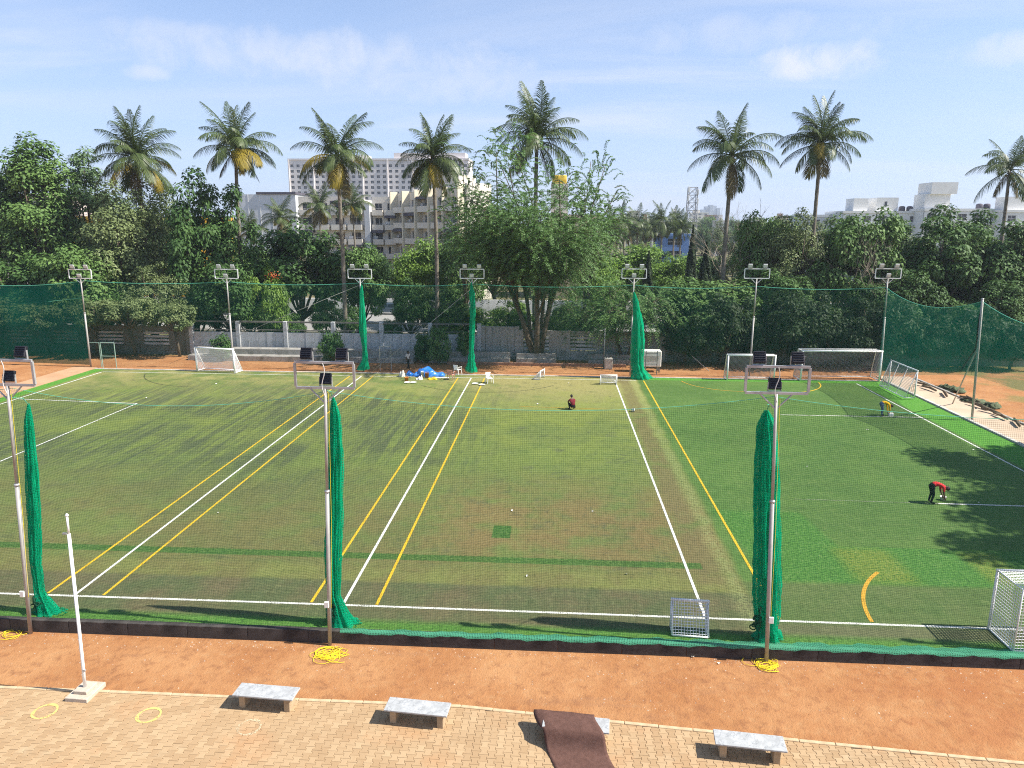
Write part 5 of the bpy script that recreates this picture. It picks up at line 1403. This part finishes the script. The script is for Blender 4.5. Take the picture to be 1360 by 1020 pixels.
# --- prototypes (mesh pairs)
PR = {
 'dense': broadleaf(1, 9, 4.2, 6.0, 4.6, 70, 15000, .34, L_dark, .24, .7, .27, .6),
 'dense2': broadleaf(2, 9, 4.4, 5.6, 4.8, 80, 15000, .36, L_mid, .22, .7, .25, .55),
 'big': broadleaf(31, 10, 5.2, 7.0, 6.0, 95, 20000, .40, L_dark, .3, .65, .24, .6, low=-.95),
 'olive': broadleaf(4, 10, 4.6, 8.0, 6.2, 85, 14000, .27, L_olive, .25, .8, .24, .4),
 'tall': broadleaf(15, 14, 3.4, 10.5, 8.5, 110, 17000, .30, L_mid, .28, .9, .34, .4, .45),
 'airy': broadleaf(6, 13, 3.2, 11.0, 7.0, 70, 8500, .30, L_blue, .22, .7, .30, .5, .5),
 'lowdense': broadleaf(21, 6, 3.2, 3.5, 2.9, 60, 9000, .30, L_shaded, .16, .75, .30, .5, low=-.95),
 'lowover': broadleaf(22, 7, 3.2, 5.3, 2.4, 50, 7000, .28, L_olive, .16, .75, .30, .5, low=-.6),
 'light': broadleaf(7, 8, 4.0, 5.0, 4.2, 60, 11000, .33, L_light, .2, .7, .28, .5),
 'shrub': broadleaf(8, 2.4, 1.25, 1.1, 1.15, 30, 3200, .20, L_dark, .06, .8, .34, .5, low=-.9),
 'shrub2': broadleaf(9, 3, 1.5, 1.6, 1.7, 34, 3400, .22, L_mid, .07, .8, .33, .5, low=-.9),
 'feather': feathery(10, 19, 8.2, 12.4, 8.0, 4200, L_feath, [(0, 0, .27, (-3.4, .4)), (.3, .15, .27, (2.2, .8)), (.12, -.15, .25, (.2, -1.2)), (-.2, .15, .20, (-1.2, 2.0)), (.25, .25, .20, (1.0, 2.4))], .9, low=-1.1),
 'weep': feathery(11, 8, 4.2, 4.6, 3.2, 620, L_feath, [(0, 0, .16, (-1.0, .2)), (.2, .1, .15, (1.2, .4))], 1.35, (1.2, 2.2), .19),
 'wisp': feathery(12, 9, 3.6, 6.2, 4.2, 420, L_feath, [(0, 0, .16, (.6, .2)), (.15, .1, .12, (-.8, .3))], .8, (1.0, 1.9), .18),
 'conifer': conifer(13, 9, .95, L_conif), 'conifer2': conifer(14, 7, 1.2, L_conif),
}
def plant(name, label, kind, x, y, s=1.0, rz=0, sz=None, group=None, cat='tree', z=-.05):
    t = thing(name, label, cat, (x, y, z), rz, group, (s, s, sz or s)); tr, cr = PR[kind]
    link('trunk' if cat == 'tree' else 'stem', tr, t); link('crown' if cat == 'tree' else 'foliage', cr, t)
    return t
def plant_px(name, label, kind, px, ytop, Y, wid_px=None, group=None, rz=None, cat='tree', z=-.05, zs=1.0):
    c = AT(px, ytop, Y); tr, cr = PR[kind]; v = np.empty(len(cr.vertices) * 3, dtype=np.float32); cr.vertices.foreach_get('co', v); v = v.reshape(-1, 3)
    H = np.percentile(v[:, 2], 99.6); Rr = np.percentile(np.hypot(v[:, 0], v[:, 1]), 97)
    sz = (c.z - z) / H * zs; s = sz if wid_px is None else (wid_px / FPX * Y / 2) / Rr
    return plant(name, label, kind, c.x, Y, s, rnd.uniform(0, 6.28) if rz is None else rz, sz, group, cat, z)
# main trees behind and before the wall
plant_px('tall_tree', 'tallest upright dark tree left of the palms with bright tip', 'tall', 42, 183, 80, 118)
plant_px('tall_tree', 'slim upright tree at the very left end of the row', 'tall', -12, 226, 79, 105)
plant_px('airy_tree', 'thin airy grey green tree beside the tallest tree', 'airy', 106, 198, 84, 84)
plant_px('olive_tree', 'broad olive green tree between the airy tree and the dark rounded tree', 'olive', 152, 246, 77, 135)
plant_px('olive_tree', 'olive green tree below the leftmost palm crown', 'olive', 205, 242, 83, 110)
plant_px('dark_tree', 'dark dense tree with layered top between two leftmost palms', 'big', 272, 232, 76, 116)
plant_px('leafy_tree', 'mid green bushy tree low behind the corner gate frames', 'dense2', 100, 330, 71.5, 120)
plant_px('leafy_tree', 'mid green low tree in front of the olive trees by the louvred wall', 'olive', 200, 350, 70.5, 90)
plant_px('leafy_tree', 'low dark tree leaning over the wall behind the white goal', 'dense', 300, 345, 71, 100)
plant_px('dark_tree', 'low dark tree at the left end behind the dense net', 'dense', 20, 340, 72, 130)
plant_px('dark_tree', 'glossy dark green tree below the palm in front of cream flats', 'dense', 390, 298, 76, 135)
plant_px('leafy_tree', 'mid green tree between the cream flats and narrow net bundle', 'dense2', 480, 328, 80, 80)
plant_px('leafy_tree', 'bright green small tree left of the glossy dark tree', 'light', 350, 355, 71, 62)
plant_px('light_tree', 'pale green loose tree in front of the angled wing', 'light', 552, 318, 92, 70)
plant_px('dark_tree', 'narrow dark tree behind the shrubs by the chairs', 'dense', 545, 372, 74, 56)
plant_px('dark_tree', 'dark low tree left of the big feathery trunk', 'dense', 592, 380, 76, 66)
plant_px('leafy_tree', 'broad mid green tree behind the feathery tree', 'dense2', 612, 316, 88, 86)
c = AT(362, 366, 70.2); g = np.random.default_rng(3); q = rdir(90, g)
bt = plant_px('flowering_tree', 'small tree with orange red blossom beside the glossy dark tree', 'dense2', 362, 378, 70.8, 40, rz=.3); BI = Matrix.LocRotScale(bt.location, bt.rotation_euler, bt.scale).inverted()
BP = np.array([tuple(BI @ Vector((c.x + a * 1.0, c.y + b * .6, c.z + d * .6))) for a, b, d in q * g.random((90, 1))])
link('blossom', leaf_mesh('blossom', BP, unit(q + [0, -1, 1]), q, np.full(90, .2), np.full(90, .13), g.random(90), mat('red_blossom', (.62, .10, .03), .6)), bt)
c = AT(716, 472, 68.0)
plant('feathery_tree', 'big feathery many-trunked tree growing before the louvred wall', 'feather', c.x - .4, 67.75, 1.04, .0, 1.05)
plant_px('wispy_tree', 'wispy thin-leaved crown showing sky behind the feathery tree', 'wisp', 785, 200, 76, 110, rz=1.0)
plant_px('wispy_tree', 'wispy crown with fine twigs on the left of the feathery tree', 'wisp', 618, 212, 78, 85, rz=2.0)
plant_px('weeping_tree', 'weeping fine-leaved small tree over the white tank', 'weep', 836, 366, 67.4, 140)
plant_px('weeping_tree', 'weeping fine-leaved small tree right of the big trunk', 'weep', 775, 392, 71, 100)
plant_px('dark_tree', 'rounded dark green tree behind the slanting prop cable', 'dense2', 935, 372, 70.3, 140)
plant_px('light_tree', 'bright green tree in the park behind the weeping trees', 'light', 830, 326, 105, 95)
plant_px('light_tree', 'bright green tree beside the black conifers', 'light', 885, 340, 100, 75)
plant_px('light_tree', 'bright green tree low in front of the tan flats', 'light', 790, 345, 98, 70)
plant_px('conifer', 'tall black green conifer column in front of blue house', 'conifer', 921, 300, 92, 22)
plant_px('conifer', 'shorter black green conifer right of the tall conifer column', 'conifer2', 939, 322, 94, 27)
plant_px('conifer', 'small black green conifer above the wide net bundle lamps', 'conifer2', 862, 334, 96, 20)
c = AT(972, 400, 82); t = thing('bare_tree', 'leafless pale branched tree behind the black conifers', 'tree', (c.x, 82, -.05)); link('trunk', bare(3, 15), t)
c = AT(1120, 400, 74.5); t = thing('bare_tree', 'leafless pale branched tree among the dark right-hand trees', 'tree', (c.x, 73.2, -.05)); link('trunk', bare(5, 12), t)
plant_px('leafy_tree', 'mid green tree right of the black conifers', 'dense2', 1020, 288, 80, 90)
plant_px('olive_tree', 'olive brown tinged tree under the right-hand pair of palms', 'olive', 1062, 280, 77, 95)
plant_px('leafy_tree', 'dense mid green tree right of the pair of palms', 'dense2', 1142, 284, 76, 110)
plant_px('dark_tree', 'big dark rounded tree before the white roof rooms', 'big', 1240, 278, 77, 135)
plant_px('dark_tree', 'big dark rounded tree before the last palm', 'big', 1318, 284, 76, 130)
plant_px('dark_tree', 'big dark tree at the right end behind the side net', 'big', 1392, 310, 75, 130)
for px, yt, Y, w in ((985, 412, 71, 62), (1046, 362, 71.8, 90), (1100, 404, 71, 70), (1156, 372, 71.3, 84), (1212, 352, 72, 90), (1272, 398, 71.2, 84), (1334, 366, 71.8, 90), (1388, 402, 71, 80)):
    plant_px('understorey_tree', 'low dark leafy tree pressed against the plain concrete wall', 'dense', px, yt, Y, w, 'low trees along the right wall')
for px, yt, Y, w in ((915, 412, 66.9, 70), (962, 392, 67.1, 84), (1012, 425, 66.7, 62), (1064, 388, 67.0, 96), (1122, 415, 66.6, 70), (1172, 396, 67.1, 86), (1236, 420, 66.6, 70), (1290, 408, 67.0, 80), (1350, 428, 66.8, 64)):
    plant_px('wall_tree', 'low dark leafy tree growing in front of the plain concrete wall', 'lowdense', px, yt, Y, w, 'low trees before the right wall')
for px, yt, Y, w in ((172, 392, 67.2, 84), (232, 400, 67.3, 70), (120, 398, 67.0, 74), (55, 400, 67.2, 90), (-8, 396, 67.2, 90)):
    plant_px('wall_tree', 'leafy tree leaning over the louvred wall behind the dirt strip', 'lowover', px, yt, Y, w, 'trees over the left wall')
for px, yt, Y, w in ((640, 408, 78, 70), (680, 402, 80, 60), (760, 405, 79, 66), (735, 412, 77, 40), (590, 412, 75, 50)):
    plant_px('low_tree', 'low bright bush between the wall and the road behind feathery tree', 'light', px, yt, Y, w, 'bushes behind the feathery tree')
for px, yt, Y, w in ((430, 395, 74, 40), (465, 405, 74, 36), (330, 398, 73, 60), (260, 390, 72.5, 70), (150, 385, 72, 80), (380, 418, 72.5, 50), (520, 424, 73, 34)):
    plant_px('low_tree', 'low dark bush leaning over the wall under the palms', 'dense', px, yt, Y, w, 'bushes under the palms')
for px, yt, Y, w in ((70, 262, 98, 120), (170, 270, 100, 110), (-60, 250, 96, 130), (330, 330, 104, 90), (430, 335, 118, 70), (500, 345, 120, 60), (660, 300, 112, 110), (1000, 292, 115, 90), (1090, 292, 118, 100), (1180, 296, 122, 100), (1280, 300, 120, 110), (1370, 305, 118, 110), (930, 340, 118, 70), (860, 330, 125, 80)):
    plant_px('background_tree', 'mid green tree standing beyond the road', ('dense2', 'olive', 'big')[int(px) % 3], px, yt, Y, w, 'trees beyond the road')
for i in range(46):
    px = 790 + i * 13.2 + rnd.uniform(-5, 5); Y = rnd.uniform(190, 420); yt = rnd.uniform(287, 300)
    plant_px('distant_tree', 'small hazy green tree among distant houses', ('dense2', 'olive', 'dense')[i % 3], px, yt, Y, rnd.uniform(16, 36), 'trees in the distant town')
# shrubs at the wall foot
plant_px('shrub', 'round dark shrub on a planter below the white wall', 'shrub', 440, 441, 65.0, 40, cat='shrub')
plant_px('shrub', 'dark shrub behind the white goal', 'shrub', 292, 444, 65.6, 36, cat='shrub')
plant_px('shrub', 'upright dark shrub beside the ledge near the chairs', 'shrub2', 582, 434, 65.4, 34, cat='shrub')
plant_px('shrub', 'dark shrub behind the man in white', 'shrub', 562, 440, 66.0, 26, cat='shrub')
plant_px('shrub', 'small dark shrub behind the narrow net bundle on the chairs side', 'shrub2', 618, 440, 67.3, 26, cat='shrub')
# trees outside the frame on the right; they throw the shade on the newer turf
plant('roadside_tree', 'tall shade tree beside the side path, nearer the box shaped goal', 'big', 36.4, 27.4, 1.15, 1.0, 1.5, 'shade trees at the right end')
plant('roadside_tree', 'large shade tree beyond the right end of the pitch', 'big', 40.0, 37.0, 1.1, 2.2, 1.5, 'shade trees at the right end')

plant('roadside_tree', 'large shade tree beyond the right end of the pitch', 'big', 38.6, 32.2, 1.1, 3.3, 1.5, 'shade trees at the right end')
plant('roadside_tree', 'large shade tree beyond the right end of the pitch', 'big', 41.5, 30.0, 1.2, 5.0, 1.75, 'shade trees at the right end')
# --- palms
def frond_mesh(name, L, e0, droop, seed, mt, nl=52):
    g = np.random.default_rng(seed); n = 14; s = np.linspace(0, 1, n); ang = e0 - droop * s ** 1.5
    ds = L / (n - 1); x = np.concatenate([[0], np.cumsum(np.cos(ang[:-1]) * ds)]); z = np.concatenate([[0], np.cumsum(np.sin(ang[:-1]) * ds)])
    m = MB(); m.tube([(x[i], 0, z[i]) for i in range(n)], [.05 * (1 - .85 * i / (n - 1)) + .008 for i in range(n)], 5)
    V = [np.array(p) for p in m.v]; F = [f for f in m.f]; T = [.5] * len(F)
    for k in range(nl):
        q = .14 + .85 * k / (nl - 1); px = np.interp(q, s, x); pz = np.interp(q, s, z); a = np.interp(q, s, ang)
        t = np.array([math.cos(a), 0, math.sin(a)]); u = np.array([-math.sin(a), 0, math.cos(a)]); ll = 1.22 * (math.sin(PI * min(1, q * .80 + .17)) ** .75) * g.uniform(.85, 1.1)
        for sd in (-1, 1):
            tw = g.uniform(-.2, .2); d = t * (.5 + .75 * q + g.uniform(-.12, .12)) + np.array([0, sd, 0]) * (.95 + tw) - np.array([0, 0, .30 + g.uniform(0, .25)]); d /= np.linalg.norm(d)
            p0 = np.array([px, 0, pz]); p1 = p0 + d * ll * .55 + u * .03; p2 = p0 + d * ll - np.array([0, 0, .38 * ll]); wv = np.cross(d, u); wv /= np.linalg.norm(wv); wv = wv * .029
            b = len(V); V += [p0 - wv * .6, p0 + wv * .6, p1 + wv, p1 - wv, p2]; F += [(b, b + 1, b + 2, b + 3), (b + 3, b + 2, b + 4)]; tv = g.random(); T += [tv, tv]
    me = bpy.data.meshes.new(name); me.from_pydata([tuple(v) for v in V], [], F); me.materials.append(mt)
    at = me.attributes.new('tint', 'FLOAT', 'FACE'); at.data.foreach_set('value', T); me.update(); return me
FR = {k: [frond_mesh('frond', L, math.radians(e), math.radians(dr), sd + i, mt) for i in range(2)] for k, (L, e, dr, sd, mt) in {
    'erect': (4.7, 80, 36, 20, L_palm), 'upper': (4.5, 60, 82, 30, L_palm), 'mid': (4.7, 36, 98, 40, L_palm), 'flat': (4.6, 12, 84, 50, L_palm), 'low': (4.2, -18, 58, 60, L_palm), 'yellow': (3.9, -8, 78, 70, L_palm_y), 'dry': (3.6, -58, 25, 80, L_palm_d)}.items()}
nut_m = mat('coconut', (.16, .13, .04), .6, 0, .2, 6)
NUT = None
def palm(name, label, x, y, hc, seed, s=1.0, group=None, dense=1.0, yellow=4, z=-.05):
    """hc = height of the crown's heart"""
    global NUT
    r_ = random.Random(seed); t = thing(name, label, 'palm', (x, y, z), 0, group)
    lean = Vector((r_.uniform(-1.6, 1.6), r_.uniform(-.6, .6), 0)); n = 40; pts = []; rs = []
    for i in range(n + 1):
        q = i / n; pts.append(lean * (q ** 1.6 - q) * 1.2 + Vector((0, 0, (hc - z) * q))); rs.append((.20 - .07 * q + .07 * max(0, 1 - q * 12)) * (1 + .10 * (i % 2)) * 1.15 * max(.7, s))
    MB().tube(pts, rs, 8).build('trunk', bark_p, t, True)
    def put(kind, n, a0):
        for i in range(n):
            o = link('frond', FR[kind][r_.randrange(2)], t, (0, 0, hc - z + r_.uniform(-.15, .15)), 0, s * r_.uniform(.82, 1.12))
            o.rotation_euler = (r_.uniform(-.3, .3), r_.uniform(-.28, .28), a0 + 2 * PI * i / n + r_.uniform(-.5, .5))
    k = lambda n: max(2, round(n * dense))
    put('erect', k(5), r_.random() * 6); put('upper', k(5), r_.random() * 6); put('mid', k(6), r_.random() * 6); put('flat', k(5), r_.random() * 6); put('low', k(4), r_.random() * 6)
    if yellow: put('yellow', yellow, r_.random() * 6)
    put('dry', 2, r_.random() * 6)
    if NUT is None:
        b = bmesh.new(); bmesh.ops.create_icosphere(b, subdivisions=1, radius=.15); q = MB(); q.bm(b); NUT = q.mesh('coconut', nut_m, True)
    for i in range(5):
        a = r_.random() * 6.28; link('coconut', NUT, t, (.32 * math.cos(a) * s, .32 * math.sin(a) * s, hc - z - .45 * s + r_.uniform(-.15, .1)), 0, s)
    return t
for px, yc, Y, sd, yl, lab in ((180, 212, 80, 1, 5, 'leftmost coconut palm with yellow lower fronds above olive trees'), (313, 198, 78, 2, 5, 'coconut palm rising behind the dark layered tree'),
        (447, 208, 73, 3, 5, 'coconut palm with full trunk showing in front of cream flats'), (575, 211, 74, 4, 3, 'coconut palm in front of the angled wing of flats'),
        (713, 186, 80, 5, 0, 'tallest coconut palm rising behind the feathery tree'), (973, 207, 76, 6, 0, 'coconut palm of the close pair nearer the lattice mast'),
        (1090, 192, 77, 7, 1, 'coconut palm of the close pair nearer the white roof rooms'), (1341, 226, 84, 8, 0, 'last slender coconut palm standing clear at the right end')):
    c = AT(px, yc, Y); palm('coconut_palm', lab, c.x, Y, c.z, sd, (1.0 + .06 * (sd * 7 % 4)) if Y < 82 else .98, None, (1.0 + .1 * (sd * 5 % 3)) if sd != 8 else .7, yl)
for px, yc, Y, sd, s, lab in ((372, 290, 112, 11, .85, 'small grey green palm before the windowless block'), (424, 276, 114, 12, .9, 'small palm directly before the cream balconies'), (468, 272, 116, 13, .85, 'small palm crown behind the tall front palm'), (331, 306, 108, 14, .7, 'lowest small palm crown beside the dark layered tree')):
    c = AT(px, yc, Y); palm('small_palm', lab, c.x, Y, c.z, sd, s, None, .8, 2)
for i, (px, yc) in enumerate(((812, 302), (828, 294), (846, 298), (862, 302), (880, 294), (896, 298), (835, 306), (870, 306), (905, 304), (818, 312))):
    c = AT(px, yc, 150 + (i * 7) % 25); palm('distant_palm', 'distant coconut palm in the grove beside the tan flats', c.x, c.y, c.z, 30 + i, .92, 'distant palm grove', .8, 0)

# ================================================================== HAZE
m = MB(); m.box((-2650, -2650, -2), (2650, 2650, 82))
hz = m.build('haze', None); hz.data.materials.clear()
HM = bpy.data.materials.new('haze_air'); HM.use_nodes = True
k = NT(HM.node_tree); k.n.remove(k.n['Principled BSDF'])
pv = k.node('ShaderNodeVolumePrincipled'); pv.inputs['Color'].default_value = (.80, .88, 1, 1); pv.inputs['Density'].default_value = .00026; pv.inputs['Anisotropy'].default_value = .2
k.l.new(pv.outputs[0], k.n['Material Output'].inputs['Volume'])
hz.data.materials.append(HM); tag(hz, 'thin pale haze in the air over the town', kind='stuff')

# loose stones and crumbs on the near dirt, thickest along the kerb
g = np.random.default_rng(77); n = 1500; V = []; F = []
for i in range(n):
    x = g.uniform(-22, 18); y = 19.95 - abs(g.normal(0, .25)) if i % 2 else g.uniform(17.3, 19.9)
    if y < edge_y(x) + .05: continue
    r = .008 + .022 * g.random() ** 3; k0 = len(V)
    for dx, dy, dz in ((1, 0, 0), (0, 1, 0), (-1, 0, 0), (0, -1, 0), (0, 0, .8)):
        V.append((x + r * dx * g.uniform(.6, 1.3), y + r * dy * g.uniform(.6, 1.3), LOW + r * dz))
    F += [(k0, k0 + 1, k0 + 4), (k0 + 1, k0 + 2, k0 + 4), (k0 + 2, k0 + 3, k0 + 4), (k0 + 3, k0, k0 + 4)]
tag(link('pebbles', npmesh('pebbles', V, F, mat('pebble', (.42, .32, .24), .9, 0, .5, 8))), 'small loose stones scattered on the red dirt by the kerb', kind='stuff')
